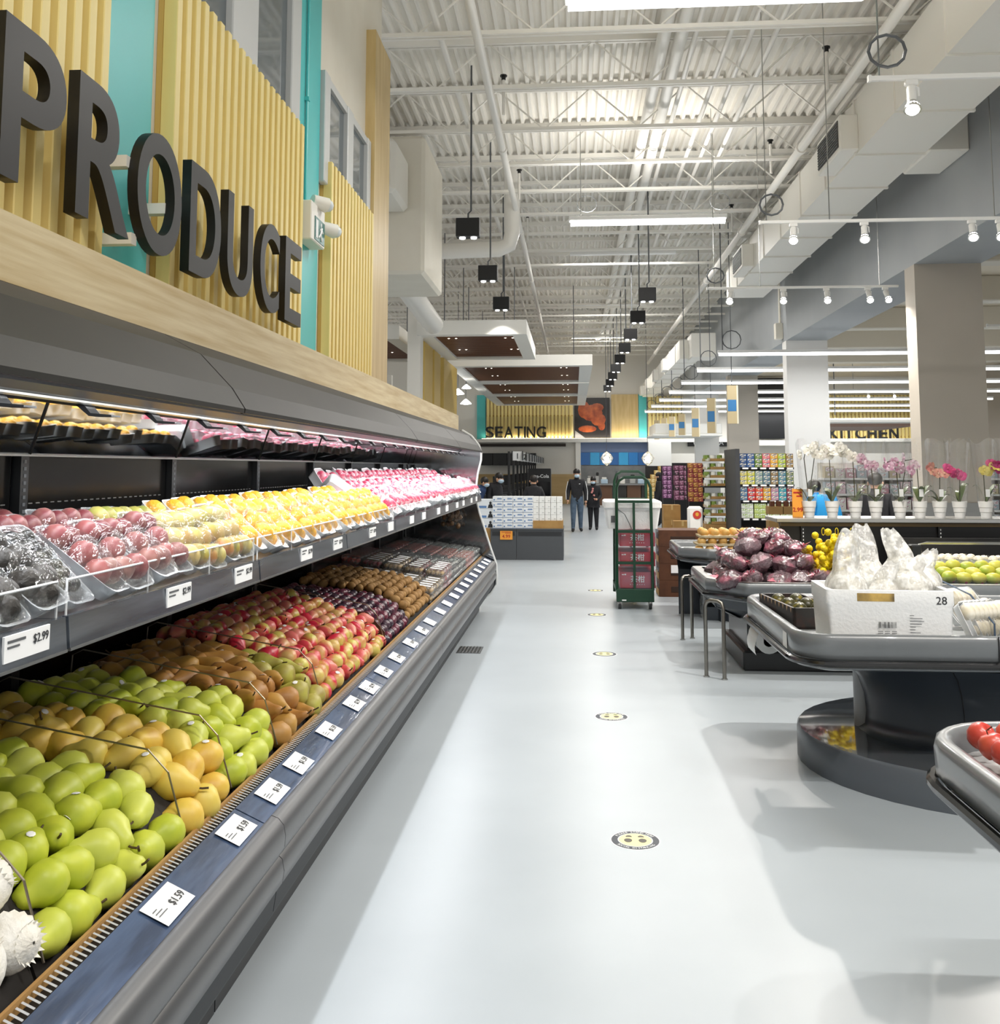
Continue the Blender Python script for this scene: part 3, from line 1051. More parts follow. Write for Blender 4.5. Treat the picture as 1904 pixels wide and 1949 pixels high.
# canopy
canopy_out = [(-1.064, 1.826), (-1.062, 1.84), (-1.107, 1.908), (-1.215, 2.02), (-1.34, 2.088)]
canopy_in = [(-1.95, 2.088), (-1.95, 2.075), (-1.36, 2.07), (-1.235, 2.0), (-1.13, 1.895), (-1.09, 1.842), (-1.078, 1.826)]
CJ = [Y0, 3.08, 6.6, 9.15, 11.36]
for a, b in zip(CJ, CJ[1:]):
    part('canopy_section', MB().prism(canopy_out + canopy_in, 'Y', a + 0.006, b - 0.006), CASEG, case)
    part('canopy_joint', MB().prism([(x - 0.004, z - 0.004) for x, z in canopy_out] + canopy_in, 'Y', b - 0.007, b + 0.006 if b < 11 else b - 0.006), BLACK, case)
part('rating_label', MB().box(-1.0985, -1.0965, 3.13, 3.21, 1.862, 1.89), PAPER, case)
part('canopy_reflector', MB().prism([(-1.09, 1.84), (-1.235, 1.99), (-1.36, 2.06), (-1.6, 2.06), (-1.6, 2.055), (-1.36, 2.05), (-1.24, 1.98), (-1.1, 1.84)], 'Y', Y0, 11.36), mat('reflector', '#e7e8e8', 0.25, 0.4), case)
LED = glow('case led', '#f6fbff', 9.0)
for a, b in zip(CJ, CJ[1:]):
    part('led_strip', MB().prism([(-1.11, 1.852), (-1.13, 1.872), (-1.135, 1.867), (-1.115, 1.847)], 'Y', a + 0.05, b - 0.05), LED, case)
    L = b - a
    area('case_glow', (-1.16, (a + b) / 2, 1.88), 0.04, L - 0.1, 17 * L, rot=(0, R(18), 0), color=(0.97, 0.98, 1), parent=case)
lr = part('light_bar', MB().prism([(-1.33, 1.838), (-1.31, 1.856), (-1.35, 1.876), (-1.42, 1.862), (-1.44, 1.835), (-1.38, 1.82)], 'Y', Y0, 11.34), BLACK, case)
part('bar_trim', MB().tube([(-1.345, Y0, 1.829), (-1.345, 11.34, 1.829)], 0.006, 6), CHROME, lr)
y = 1.3
while y < 11.2:
    part('clip', MB().prism([(-1.36, 1.835), (-1.33, 1.80), (-1.27, 1.795), (-1.27, 1.79), (-1.335, 1.792), (-1.385, 1.832)], 'Y', y, y + 0.055), BLACK, lr)
    y += 0.43
# shelf
SHF = mat('shelf graphite', '#3a3d42', 0.3, spec=0.6)
PRL = mat('shelf price strip', '#3a4049', 0.18, c2='#5a6068', scale=5, stretch=(1, 0.4, 4), spec=0.8)
shl = MB().box(-1.075, -1.07, 0, 0.16, 1.282, 1.332).mesh('shelf_label', PAPER)
for a, b in zip(UPR, UPR[1:] + [11.34]):
    s_ = part('shelf', MB().box(-1.7, -1.085, a + 0.004, b - 0.004, 1.305, 1.33), SHF, case)
    part('price_strip', MB().prism([(-1.085, 1.262), (-1.07, 1.268), (-1.076, 1.335), (-1.09, 1.335)], 'Y', a + 0.006, b - 0.006), PRL, s_)
    part('strip_edge', MB().box(-1.074, -1.068, a + 0.006, b - 0.006, 1.262, 1.268), CHROME, s_)
    for y in (a + 0.5, a + 1.02):
        if y < b - 0.2:
            o = part('shelf_label', shl, None, s_)
            o.location = (0.0015, y, 0)
            if 1.0 < y < 5.5:
                lettering('printed_price', '$2.99', INK, s_, TR((-1.067, y + .125, 1.305), R(90)), .025, .0004)
                part('printed_lines', MB().box(-1.0685, -1.067, y + .01, y + .07, 1.318, 1.323).box(-1.0685, -1.067, y + .01, y + .05, 1.308, 1.312), GREY, s_)
    fn = MB().tube([(-1.09, a + 0.02, 1.335), (-1.09, a + 0.02, 1.41), (-1.09, b - 0.02, 1.41), (-1.09, b - 0.02, 1.335)], 0.003, 5)
    for k in range(1, 3):
        y = a + (b - a) * k / 3
        fn.tube([(-1.09, y, 1.335), (-1.09, y, 1.41)], 0.0025, 5)
    part('wire_fence', fn, mat('white wire', '#e9ebec', 0.3), s_)
    part('fence_pane', MB().box(-1.0885, -1.0865, a + 0.03, b - 0.03, 1.335, 1.408), film('acrylic', '#dfe8ee', 0.008, 0.1, 0.05, 2, 0.1), s_)
    for y in (a + 0.012,):
        part('bracket', MB().prism([(-1.93, 1.30), (-1.2, 1.30), (-1.2, 1.28), (-1.93, 1.20)], 'Y', y, y + 0.012), BLACK, s_)
# end panel with pale edge trim
edge = [(-1.1, 0.0), (-1.1, 0.10), (-0.965, 0.21), (-0.90, 0.31), (-0.898, 0.42), (-0.908, 0.545), (-0.965, 0.70), (-1.04, 0.93), (-1.105, 1.13), (-1.14, 1.27),
        (-1.145, 1.41), (-1.125, 1.58), (-1.085, 1.74), (-1.083, 1.82), (-1.11, 1.91), (-1.2, 2.02), (-1.31, 2.085)]
ep = part('end_panel', MB().prism(edge + [(-2.0, 2.085), (-2.0, 0)], 'Y', 11.38, 11.41), mat('polished end', '#8b8f92', 0.08, 0.9), case)
part('edge_trim', MB().tube([(x, 11.395, z) for x, z in edge], 0.017, 8), mat('pale trim', '#dcdedd', 0.35), ep, True)
# loops of wire between the kinds of fruit
WIRE = mat('divider wire', '#8d8476', 0.35, 0.8)
for y in (2.02, 2.74, 3.12, 3.6, 4.25, 5.66):
    pts = [(-1.9, y, 0.62), (-1.88, y, 0.95), (-1.84, y, 0.97), (-1.2, y, 0.86), (-1.14, y, 0.80), (-1.09, y, 0.64)]
    dv = part('wire_divider', MB().tube(pts, 0.0028, 5), WIRE, case)
part('cardboard_divider', MB().prism([(-1.9, 0.56), (-1.09, 0.56), (-1.1, 0.70), (-1.2, 0.81), (-1.9, 0.88)], 'Y', 5.69, 5.70), mat('dark red card', '#4a2318', 0.6), case)

# ================================================================== FRUIT
STEM = mat('stem', '#4b3a22', 0.7)
STK = mat('fruit sticker', '#f3f3f0', 0.45)
stem_me = MB().tube([(0, 0, 0.050), (0.002, 0.001, 0.062), (0.007, 0.003, 0.075)], 0.0026, 5).mesh('stem', STEM)


def fruit_mesh(name, prof, m, n=14, wob=0.03):
    mb = MB().lathe(prof, n)
    rr = random.Random(name)
    mb.v = [(x * (1 + wob * math.sin(9 * z / 0.05 + math.atan2(y, x) * 2)), y * (1 + wob * math.cos(7 * z / 0.05)), z) for x, y, z in mb.v]
    return mb.mesh(name, m, True, 180)


def sticker_mesh(r, z, rs=0.0095):
    mb = MB()
    M_ = Matrix.Rotation(R(90), 3, 'Y')
    mb.lathe([(rs, 0), (rs * 0.7, 0.0012), (0.0, 0.0016)], 8, (r, 0, z), M=M_)
    return mb.mesh('sticker', STK)


bart = [(0, -.050), (.016, -.053), (.031, -.046), (.041, -.029), (.043, -.010), (.038, .008), (.029, .024), (.023, .038), (.018, .049), (.010, .055), (0, .054)]
bosc = [(0, -.052), (.017, -.055), (.034, -.047), (.043, -.028), (.042, -.008), (.034, .012), (.023, .034), (.015, .055), (.010, .070), (0, .073)]
redp = [(0, -.040), (.014, -.042), (.028, -.036), (.036, -.021), (.0365, -.005), (.031, .012), (.022, .026), (.015, .037), (.009, .044), (0, .045)]
ball_ = lambda r, s=1.0, k=8: [(0, -r * s)] + [(r * math.sin(math.pi * i / k), -r * s * math.cos(math.pi * i / k)) for i in range(1, k)] + [(0, r * s)]
KIND = {
    'green': (fruit_mesh('green_pear', bart, mat('green pear skin', '#c2c93e', 0.42, c2='#a9b634', scale=14, rnd='#d2d668', spec=0.4)), 'green_pear', 'pear', .043, .037),
    'yellow': (fruit_mesh('yellow_pear', bart, mat('yellow pear skin', '#e0be4c', 0.45, c2='#c99a3e', scale=16, lo=.42, hi=.75, rnd='#dccb62')), 'yellow_pear', 'pear', .043, .037),
    'brown': (fruit_mesh('bosc_pear', bosc, mat('russet pear skin', '#b4803e', 0.5, c2='#96652f', scale=12, rnd='#b89142')), 'russet_pear', 'pear', .042, .033),
    'conf': (fruit_mesh('slim_pear', bosc, mat('slim green pear skin', '#b7b551', 0.5, c2='#94823a', scale=12)), 'long_necked_pear', 'pear', .042, .033),
    'red': (fruit_mesh('red_pear', redp, mat('red pear skin', '#c62a40', 0.38, c2='#c9bd5a', scale=9, lo=.45, hi=.62, rnd='#dc8a78')), 'red_pear', 'pear', .0365, .030),
    'plum': (fruit_mesh('plum', ball_(.027, 1.05), mat('plum skin', '#2b2430', 0.28, c2='#4a3a46', scale=14, rnd='#7a2a3e')), 'plum', 'plum', .027, .026),
    'kiwi': (fruit_mesh('kiwi', ball_(.026, 1.32), mat('kiwi skin', '#9a7440', 0.75, c2='#84602f', scale=40, rnd='#a98450')), 'kiwi', 'kiwi', .026, .026),
}
stk_me = {k: sticker_mesh(v[3] * 1.0, -0.012 if k not in ('plum', 'kiwi') else 0, 0.0095 if k not in ('plum',) else .007) for k, v in KIND.items()}
PROF = [(-1.12, .66), (-1.14, .705), (-1.20, .765), (-1.28, .805), (-1.45, .835), (-1.65, .86), (-1.87, .875)]


def on_prof(s):
    for (x0, z0), (x1, z1) in zip(PROF, PROF[1:]):
        L = math.hypot(x1 - x0, z1 - z0)
        if s <= L:
            return x0 + (x1 - x0) * s / L, z0 + (z1 - z0) * s / L
        s -= L
    return None


def fruit(kind, loc, rot, label, group, sc_=1.0):
    me, nm, cat, r, _ = KIND[kind]
    o = link(nm, me)
    o.location = loc
    o.rotation_euler = rot
    o.scale = (sc_,) * 3
    tag(o, label, cat, group)
    if kind not in ('plum', 'kiwi'):
        s_ = link('stem', stem_me, o, False)
        s_.location = (0, 0, {'brown': .019, 'conf': .019, 'red': -.008}.get(kind, 0))
    if random.random() < (0.28 if kind in ('brown', 'red') else 0.15 if kind != 'kiwi' else 0.03):
        st = link('sticker', stk_me[kind], o, False)
        st.rotation_euler = (0, 0, random.uniform(-0.6, 0.6))
    return o


def heap(kind, y0, y1, ds, dy, label, group, dz=0.0, alt=None, lying=True, hump=0.0):
    s, row = 0.0, 0
    top = part('heap_liner', MB().prism([(x, z - 0.03 + dz * 0.5) for x, z in PROF] + [(-1.9, .56), (-1.09, .56)], 'Y', y0, y1), mat('dark liner', '#1c1713', 0.8), case)
    while True:
        p = on_prof(s)
        if p is None:
            break
        y = y0 + dy * (0.5 if row % 2 == 0 else 0.95)
        while y < y1 - dy * 0.25:
            k, lb, gr = kind, label, group
            if alt and random.random() < alt[1](y, p[0]):
                k, lb, gr = alt[0], alt[2], alt[3]
            hz = hump * math.exp(-((p[0] + 1.65) / .2) ** 2)
            loc = (p[0] + random.uniform(-.006, .006), y + random.uniform(-.01, .01), p[1] + dz + hz + random.uniform(-.006, .010))
            if lying:
                yaw = random.choice((0, 0, math.pi)) + random.gauss(0, 0.75)
                # long axis lies flat, roughly along the case
                rot = (R(90) + random.gauss(0, .25), random.uniform(-.2, .2), yaw)
                if k in ('brown', 'conf'):
                    rot = (R(80) + random.gauss(0, .2), 0, random.choice((-1, 1)) * R(70) + random.gauss(0, .5))
                e = Euler(rot).to_matrix().to_euler()
                m_ = Euler(rot).to_matrix() @ Matrix.Rotation(R(90) + random.gauss(0, .5), 3, 'Z')
                rot = m_.to_euler()
            else:
                rot = (random.uniform(0, 6), random.uniform(0, 6), random.uniform(0, 6))
            fruit(k, loc, rot, lb, gr, random.uniform(.93, 1.07) * {'green': 1.2, 'yellow': 1.2, 'brown': 1.14, 'conf': 1.14, 'red': 1.1, 'plum': 1.14, 'kiwi': 1.16}[k])
            y += dy
        s += ds
        row += 1


LBL = {
    'green': 'plump green pear heaped between the netted fruit and the yellow pears', 'green2': 'green pear heaped between the yellow and the russet pears',
    'yellow': 'yellow russeted pear heaped between two heaps of green pears', 'brown': 'brown russet long necked pear beside the green pears',
    'conf': 'greenish long necked pear along the edge of the red pears', 'red': 'small red blushed pear in the heap before the plums',
    'plum': 'dark red to black plum heaped beside the kiwis', 'kiwi': 'brown fuzzy kiwi heaped beside the plums'}
heap('green', 2.03, 2.73, .086, .113, LBL['green'], 'green pears nearest the netted fruit')
heap('yellow', 2.73, 3.11, .086, .112, LBL['yellow'], 'yellow pears')
heap('green', 3.11, 3.58, .083, .108, LBL['green2'], 'second heap of green pears')
heap('brown', 3.58, 4.24, .084, .112, LBL['brown'], 'russet pears', 0.005, ('conf', lambda y, x: .85 if (y > 3.98 and x > -1.45) else .03, LBL['conf'], 'greenish long necked pears'))
heap('red', 4.24, 5.66, .072, .09, LBL['red'], 'red pears', 0.0, None, hump=.05)
heap('plum', 5.70, 6.5, .057, .061, LBL['plum'], 'plums', -.02, None, False)
heap('kiwi', 6.5, 7.46, .064, .076, LBL['kiwi'], 'kiwis', 0.01, None, True)

# white foam netted fruit at the near corner
NET = mat('foam net', '#f4f3ee', 0.6, c2='#e3dccb', scale=8, bump=0.3, bscale=50)
def net_fruit(loc, rot, s):
    mb = MB()
    n, k = 28, 14
    def fn(u, v):
        a, b = u * 2 * math.pi, (v - .5) * math.pi * .96
        r = 1 + .035 * (1 if (int(round(u * n)) + int(round(v * k))) % 2 else -1)
        return (math.cos(b) * math.cos(a) * .058 * r, math.cos(b) * math.sin(a) * .058 * r, math.sin(b) * .066 * r)
    mb.grid(fn, n, k)
    t = single('netted_fruit', mb, NET, 'fruit in a white foam net in the corner beside the green pears', 'fruit', 'netted fruit', True, 180)
    c = MB()
    for i in range(18):
        a, b = 2 * math.pi * i / 18, 2 * math.pi * (i + 1) / 18
        mid = (a + b) / 2
        c.add([(.034 * math.cos(a), .034 * math.sin(a), .05), (.034 * math.cos(b), .034 * math.sin(b), .05), (.043 * math.cos(mid), .043 * math.sin(mid), .062)], [(0, 1, 2)])
    part('net_collar', c, NET, t, world=False)
    place(t, loc, rot, scale=s)
part('heap_liner', MB().prism([(x, z - .03) for x, z in PROF] + [(-1.9, .56), (-1.09, .56)], 'Y', .6, 2.02), mat('dark liner', '#1c1713', .8), case)
for i_, s__ in enumerate((.03, .15, .27, .39)):
    for j_, y in enumerate((1.955, 1.84, 1.725)):
        x, z = on_prof(s__)
        net_fruit((x, y + .03 * (i_ % 2), z + .02), (random.uniform(0, 1.5), random.uniform(0, .8), random.uniform(0, 6)), .98)

# ================================================================== SHELF PACKS
TRAY = film('milky tray', '#e4ebf0', 0.42, 0.22, 0.2, 6, 0.2)
TRAYW = mat('white foam tray', '#f2f4f5', 0.5)
WRAP = film('cling wrap', '#f4f8fa', 0.012, 0.17, 0.1, 24, 1.0)


def rr(w, l, r, z, n=3):
    out = []
    for cx_, cy_, a0 in ((l / 2 - r, w / 2 - r, 0), (-l / 2 + r, w / 2 - r, 90), (-l / 2 + r, -w / 2 + r, 180), (l / 2 - r, -w / 2 + r, 270)):
        for i in range(n + 1):
            a = R(a0 + 90 * i / n)
            out.append((cx_ + r * math.cos(a), cy_ + r * math.sin(a), z))
    return out


def loops(mb, ls, cap0=True, cap1=False):
    n = len(ls[0])
    v = [p for l in ls for p in l]
    f = [(k * n + i, k * n + (i + 1) % n, (k + 1) * n + (i + 1) % n, (k + 1) * n + i) for k in range(len(ls) - 1) for i in range(n)]
    if cap0:
        f.append(tuple(range(n - 1, -1, -1)))
    if cap1:
        f.append(tuple((len(ls) - 1) * n + i for i in range(n)))
    return mb.add(v, f)


def tray_mb(w, l, h):
    return loops(MB(), [rr(w * .8, l * .86, .02, 0), rr(w * .95, l * .96, .025, h * .92), rr(w, l, .028, h), rr(w * .93, l * .95, .024, h), rr(w * .78, l * .85, .02, .004)], True, True)


def wrap_mb(w, l, h, rise):
    mb = MB()
    def fn(u, v):
        x, y = (u - .5) * l * .97, (v - .5) * w * .95
        e = (1 - abs(2 * u - 1) ** 3) * (1 - abs(2 * v - 1) ** 3)
        return (x, y, h + rise * e + .003 * math.sin(17 * u + 9 * v) * e)
    return mb.grid(fn, 6, 5)


def pack_proto(kind, w, l, h, fr, fm, tm, rise, label, group, name):
    t = thing(name, label, 'fruit pack', (0, 0, 0), 0, group)
    part('tray', tray_mb(w, l, h).mesh('tray', tm, True, 50), None, t)
    for (x, y, r, sz) in fr:
        part('fruit', MB().ball((x, y, h * .5 + r * .7), (r * sz, r, r * .95), 10, 6).mesh('fruit', fm, True, 180), None, t)
    part('wrap', wrap_mb(w, l, h, rise).mesh('wrap', WRAP, True, 180), None, t)
    return t


AVO = mat('avocado skin', '#2a251f', 0.5, c2='#181613', scale=30, bump=.3, bscale=60)
FIG = mat('black grape skin', '#191b1f', 0.35, c2='#3b3a22', scale=10)
PASS = mat('beet skin', '#6e2430', 0.45, c2='#a8887a', scale=9, rnd='#8d3a40')
MANG = mat('mango blush', '#9aa543', 0.45, c2='#b06a4a', scale=8, rnd='#c6b77a')
YELF = mat('yellow pitaya', '#edbb2c', 0.5, c2='#d6932a', scale=22, bump=.6, bscale=40)
DRAG = mat('dragon fruit skin', '#d02c5a', 0.45, c2='#ecb4ba', scale=26, lo=.48, hi=.68, bump=.7, bscale=45)
SGRP = 'fruit packs on the case shelf'
P = {}
P['avo'] = pack_proto('avo', .122, .25, .04, [(-.075, .0, .034, 1.15), (-.02, -.026, .033, 1.1), (-.02, .03, .032, 1.1), (.045, -.024, .034, 1.1), (.05, .03, .033, 1.2), (.085, 0, .03, 1)], AVO, TRAY, .045,
                      'clear tray pack of dark wrinkled fruit on the case shelf', 'dark fruit packs', 'dark_fruit_pack')
P['fig'] = pack_proto('fig', .122, .25, .04, [(-.09 + .03 * (i // 3) + .006 * (i % 2), -.032 + .032 * (i % 3), .018, 1) for i in range(18)], FIG, TRAY, .02,
                      'clear tray pack of small black fruit on the case shelf', 'black fruit packs', 'black_fruit_pack')
P['beet'] = pack_proto('beet', .128, .25, .04, [(-.075, -.025, .034, 1), (-.07, .035, .032, 1), (-.005, .0, .036, 1), (.055, -.03, .033, 1), (.06, .032, .034, 1.05)], PASS, TRAY, .05,
                       'clear tray pack of round maroon fruit on the case shelf', 'maroon fruit packs', 'maroon_fruit_pack')
P['mango'] = pack_proto('mango', .128, .25, .04, [(-.07, -.028, .034, 1.1), (-.07, .03, .034, 1.1), (0, -.025, .035, 1.1), (.005, .032, .034, 1.1), (.07, -.028, .033, 1.1), (.075, .03, .033, 1.1)], MANG, TRAY, .05,
                        'clear tray pack of small green and blush mangoes on the case shelf', 'small mango packs', 'mango_pack')
P['yel'] = pack_proto('yel', .125, .255, .05, [(-.078, -.008, .034, 1.2), (-.012, .012, .036, 1.05), (.052, -.01, .034, 1.2), (.085, .018, .024, 1)], YELF, TRAYW, .03,
                      'white tray pack of knobbly yellow fruit on the case shelf', 'yellow fruit packs', 'yellow_fruit_pack')
P['drag'] = pack_proto('drag', .15, .26, .06, [(-.062, -.008, .037, 1.25), (.045, .012, .039, 1.2), (.0, -.035, .02, 1)], DRAG, TRAYW, .03,
                       'white tray pack of pink scaly fruit on the case shelf', 'pink fruit packs', 'pink_fruit_pack')
used = set()


def pack(kind, loc, rot):
    o = P[kind] if kind not in used else copy_tree(P[kind])
    used.add(kind)
    return place(o, loc, rot)


def kind_at(y):
    if y < 2.02:
        return 'avo'
    if y < 2.22:
        return 'fig'
    if y < 2.75:
        return 'beet'
    if y < 3.22:
        return 'mango'
    return 'yel'


for row, (x, dz, tl) in enumerate(((-1.195, 0, 41), (-1.40, .012, 38), (-1.58, .02, 35))):
    y = 1.45 + .05 * row
    while y < 5.8:
        k = kind_at(y + random.uniform(-.05, .05))
        if not (row == 2 and (y > 2.9 or random.random() < .3)):
            pack(k, (x + random.uniform(-.012, .012), y, 1.405 + dz + random.uniform(-.004, .01)), (random.gauss(0, .05), R(tl) + random.gauss(0, .04), random.gauss(0, .06)))
        y += .136
for row, (x, dz, tl) in enumerate(((-1.20, 0, 38), (-1.42, .03, 44), (-1.58, .09, 50))):
    y = 5.95 + .04 * row
    while y < 11.2:
        pack('drag', (x, y, 1.41 + dz + random.uniform(-.005, .012)), (random.gauss(0, .08), R(tl) + random.gauss(0, .06), random.gauss(0, .08)))
        y += .158
for k, (y, z, rx) in enumerate(((5.87, 1.47, -.9), (5.84, 1.40, -.35))):
    pack('drag', (-1.42, y, z), (rx, R(35), R(20)))

# ================================================================== CLAMSHELLS AT THE FAR END
CLAM = film('clear clamshell', '#eef3f6', 0.09, 0.55, 0.12, 40, 1.0)


def clam_proto(name, label, group, fm, fr, lidc=None):
    t = thing(name, label, 'clamshell', (0, 0, 0), 0, group)
    part('base', loops(MB(), [rr(.105, .15, .015, 0), rr(.118, .165, .018, .038), rr(.126, .172, .018, .04)], True).mesh('base', CLAM, True, 50), None, t)
    part('lid', loops(MB(), [rr(.126, .172, .018, .042), rr(.112, .158, .016, .058), rr(.095, .14, .016, .062), rr(.08, .125, .014, .057)], False, True).mesh('lid', CLAM, True, 50), None, t)
    mb = MB()
    for x, y, z, r in fr:
        mb.ball((x, y, z), r, 8, 5)
    part('berries', mb.mesh('berries', fm, True, 180), None, t, kind='stuff')
    if lidc:
        part('lid_label', MB().box(-.05, .05, -.035, .035, .0575, .0585), lidc, t)
    return t


gr = [(-.055 + .0365 * i, -.036 + .036 * j, .026, .018) for i in range(4) for j in range(3)]
C = {}
C['berry'] = clam_proto('berry_clamshell', 'clear clamshell of black berries stacked near the case end', 'black berry clamshells', mat('black berries', '#17171d', .35, c2='#2b2a3a', scale=40), gr)
C['straw'] = clam_proto('strawberry_clamshell', 'clear clamshell of red strawberries stacked near the case end', 'strawberry clamshells', mat('strawberries', '#e0303a', .35, c2='#f07a60', scale=30), gr)
C['longan'] = clam_proto('longan_clamshell', 'clear clamshell of small tan fruit with a white lid label, beside the kiwis', 'tan fruit clamshells', mat('longan', '#c9a872', .5), gr, PAPER)
C['grape'] = clam_proto('tomato_clamshell', 'clear clamshell of small red fruit between the tan and the black packs', 'red fruit clamshells', mat('small tomatoes', '#a81e2c', .35), gr, PAPER)
cu = set()
part('heap_liner', MB().prism([(-1.075, .56), (-1.075, .62), (-1.93, .74), (-1.93, .56)], 'Y', 7.46, 11.34), mat('dark liner', '#1c1713', .8), case)
iy = 0
y = 7.55
while y < 11.3:
    for ix in range(5):
        x = -1.165 - ix * .178
        nl = 2 if (y < 8.2 or y > 9.1) else 3
        for lv in range(nl):
            if lv < nl - 1 and ix not in (0,) and iy not in (0,):
                continue_hidden = True
            else:
                continue_hidden = False
            if y < 8.25:
                k = 'longan' if ix < 3 else ('grape' if ix == 3 else 'straw')
            elif y < 8.75:
                k = 'grape' if ix < 2 else 'longan' if ix < 4 else 'berry'
            elif y < 9.95:
                k = 'berry'
            elif y < 10.75:
                k = 'straw'
            else:
                k = 'berry'
            if continue_hidden and lv < nl - 2:
                continue
            o = C[k] if k not in cu else copy_tree(C[k])
            cu.add(k)
            z = .745 + .125 * 0 + lv * .064 - .125 * (1 - (ix + .5) / 5) + .0
            place(o, (x + random.uniform(-.004, .004), y + random.uniform(-.003, .003), z - .01), (0, R(8), random.gauss(0, .03)))
    y += .13
    iy += 1
# mesh bag of brown fruit by the end panel
t = thing('brown_fruit_bag', 'clear bag of brown fruit hung by the polished end panel', 'fruit bag', (-1.35, 11.2, .95))
mb = MB()
for k in range(22):
    mb.ball((-1.3 - .2 * random.random(), 11.12 + .14 * random.random(), .98 + .2 * random.random()), .03, 8, 5)
part('fruit', mb, mat('bag fruit', '#7a5a38', .5), t, True, kind='stuff')
part('bag', MB().ball((-1.4, 11.2, 1.08), (.14, .11, .15), 12, 8), WRAP, t, True)

# floor drain grate
t = thing('floor_grate', 'small steel floor grate beside the case kick plate', 'floor grate', (-0.95, 8.98, 0))
part('frame', MB().box(-1.06, -.84, 8.82, 9.14, 0.0, .003), GREY, t)
for k in range(7):
    part('bar', MB().box(-1.05 + k * .03, -1.035 + k * .03, 8.84, 9.12, .003, .008), CHROME, t)
# ================================================================== PRODUCE TABLES
RIM = mat('table rim grey', '#74787b', 0.3, c2='#6d7174', scale=2, spec=0.6, coat=0.4)
BODY = mat('table body slate', '#343a42', 0.3, c2='#2f353c', scale=3, spec=0.5)
RUB = mat('black rubber', '#101113', 0.15, spec=0.7)
PLIN = mat('plinth grey', '#5a6067', 0.3)
PLTOP = mat('plinth polished top', '#4c5054', 0.07, spec=0.9, coat=0.6)
TDECK = mat('table deck', '#a4a7a8', 0.4)


def rpoly(corners, r, n=6):
    """rounded convex outline (counter-clockwise): points and outward normals"""
    out = []
    N = len(corners)
    for i, c in enumerate(corners):
        p, a, b = Vector(c), Vector(corners[i - 1]), Vector(corners[(i + 1) % N])
        d0, d1 = (p - a).normalized(), (b - p).normalized()
        n0, n1 = Vector((d0.y, -d0.x)), Vector((d1.y, -d1.x))
        bis = (n0 + n1).normalized()
        cen = p - bis * (r / max(.2, bis.dot(n0)))
        a0, a1 = math.atan2(n0.y, n0.x), math.atan2(n1.y, n1.x)
        while a1 < a0:
            a1 += 2 * math.pi
        for k in range(n + 1):
            an = a0 + (a1 - a0) * k / n
            nn = Vector((math.cos(an), math.sin(an)))
            out.append((cen + nn * r, nn))
    return out


def ring(ol, off, z):
    return [(p.x + n.x * off, p.y + n.y * off, z) for p, n in ol]


def tub(t, ol, zt, depth=.13, mats_=None):
    rim, body = mats_ or (RIM, BODY)
    part('rim', loops(MB(), [ring(ol, -.015, zt - depth), ring(ol, -.004, zt - depth + .01), ring(ol, 0, zt - .03), ring(ol, -.006, zt - .008), ring(ol, -.02, zt), ring(ol, -.045, zt - .004), ring(ol, -.06, zt - .02), ring(ol, -.065, zt - .09)], False), rim, t, True, angle=55)
    b_ = part('bumper', MB().tube([Vector(q) for q in ring(ol, .008, zt - depth - .012)], .018, 8, True), RUB, t, True)
    part('underside', loops(MB(), [ring(ol, -.02, zt - depth - .01), ring(ol, -.03, zt - depth - .045), ring(ol, -.16, zt - depth - .075), ring(ol, -.4, zt - depth - .08)], False, True), rim, t, True)
    part('deck', MB().add(ring(ol, -.062, zt - .075), [tuple(range(len(ol)))]), TDECK, t)
    return b_


# ---- near island table
tA = thing('island_table', 'grey rounded produce table on a polished round plinth, holding the white foam box', 'produce table', (2.25, 5.75, 0))
olA = rpoly([(1.10, 5.0), (3.5, 5.0), (3.5, 6.62), (1.10, 6.62)], .2)
tub(tA, olA, .83)
part('table_joint', MB().box(2.055, 2.06, 4.996, 5.0, .70, .83), BLACK, tA)
ell = lambda cx_, cy_, rx, ry, z, n=40: [(cx_ + rx * math.cos(2 * math.pi * i / n), cy_ + ry * math.sin(2 * math.pi * i / n), z) for i in range(n)]
pc = (2.3, 5.78)
part('plinth', loops(MB(), [ell(*pc, 1.03, .93, 0), ell(*pc, 1.03, .93, .165), ell(*pc, 1.02, .92, .18)], True), PLIN, tA, True)
part('plinth_top', loops(MB(), [ell(*pc, 1.02, .92, .18), ell(*pc, .9, .8, .185)], False, True), PLTOP, tA, True)
prof = [(.70, .60, .185), (.665, .565, .21), (.655, .555, .28), (.665, .56, .38), (.70, .585, .48), (.77, .63, .57), (.88, .70, .635)]
ped = part('pedestal', loops(MB(), [ell(*pc, a, b, z) for a, b, z in prof], False), BODY, tA, True, angle=60)
part('panel_joint', MB().tube([(pc[0] + a * math.cos(R(242)) - 0, pc[1] + b * math.sin(R(242)) - .002, z) for a, b, z in prof], .003, 5), BLACK, ped)
part('support_leg', MB().cyl((1.64, 5.86, .183), (1.64, 5.86, .64), .047, 16), mat('pale leg', '#a9acad', .35), tA, True)
part('cable_cover', MB().rbox(1.78, 2.5, 5.0, 5.05, .183, .215, .008), BLACK, tA)
part('shelf_tag', MB().add([(1.098, 5.35, .715), (1.098, 5.25, .715), (1.098, 5.25, .795), (1.098, 5.35, .795)], [(0, 3, 2, 1)]), PAPER, tA)
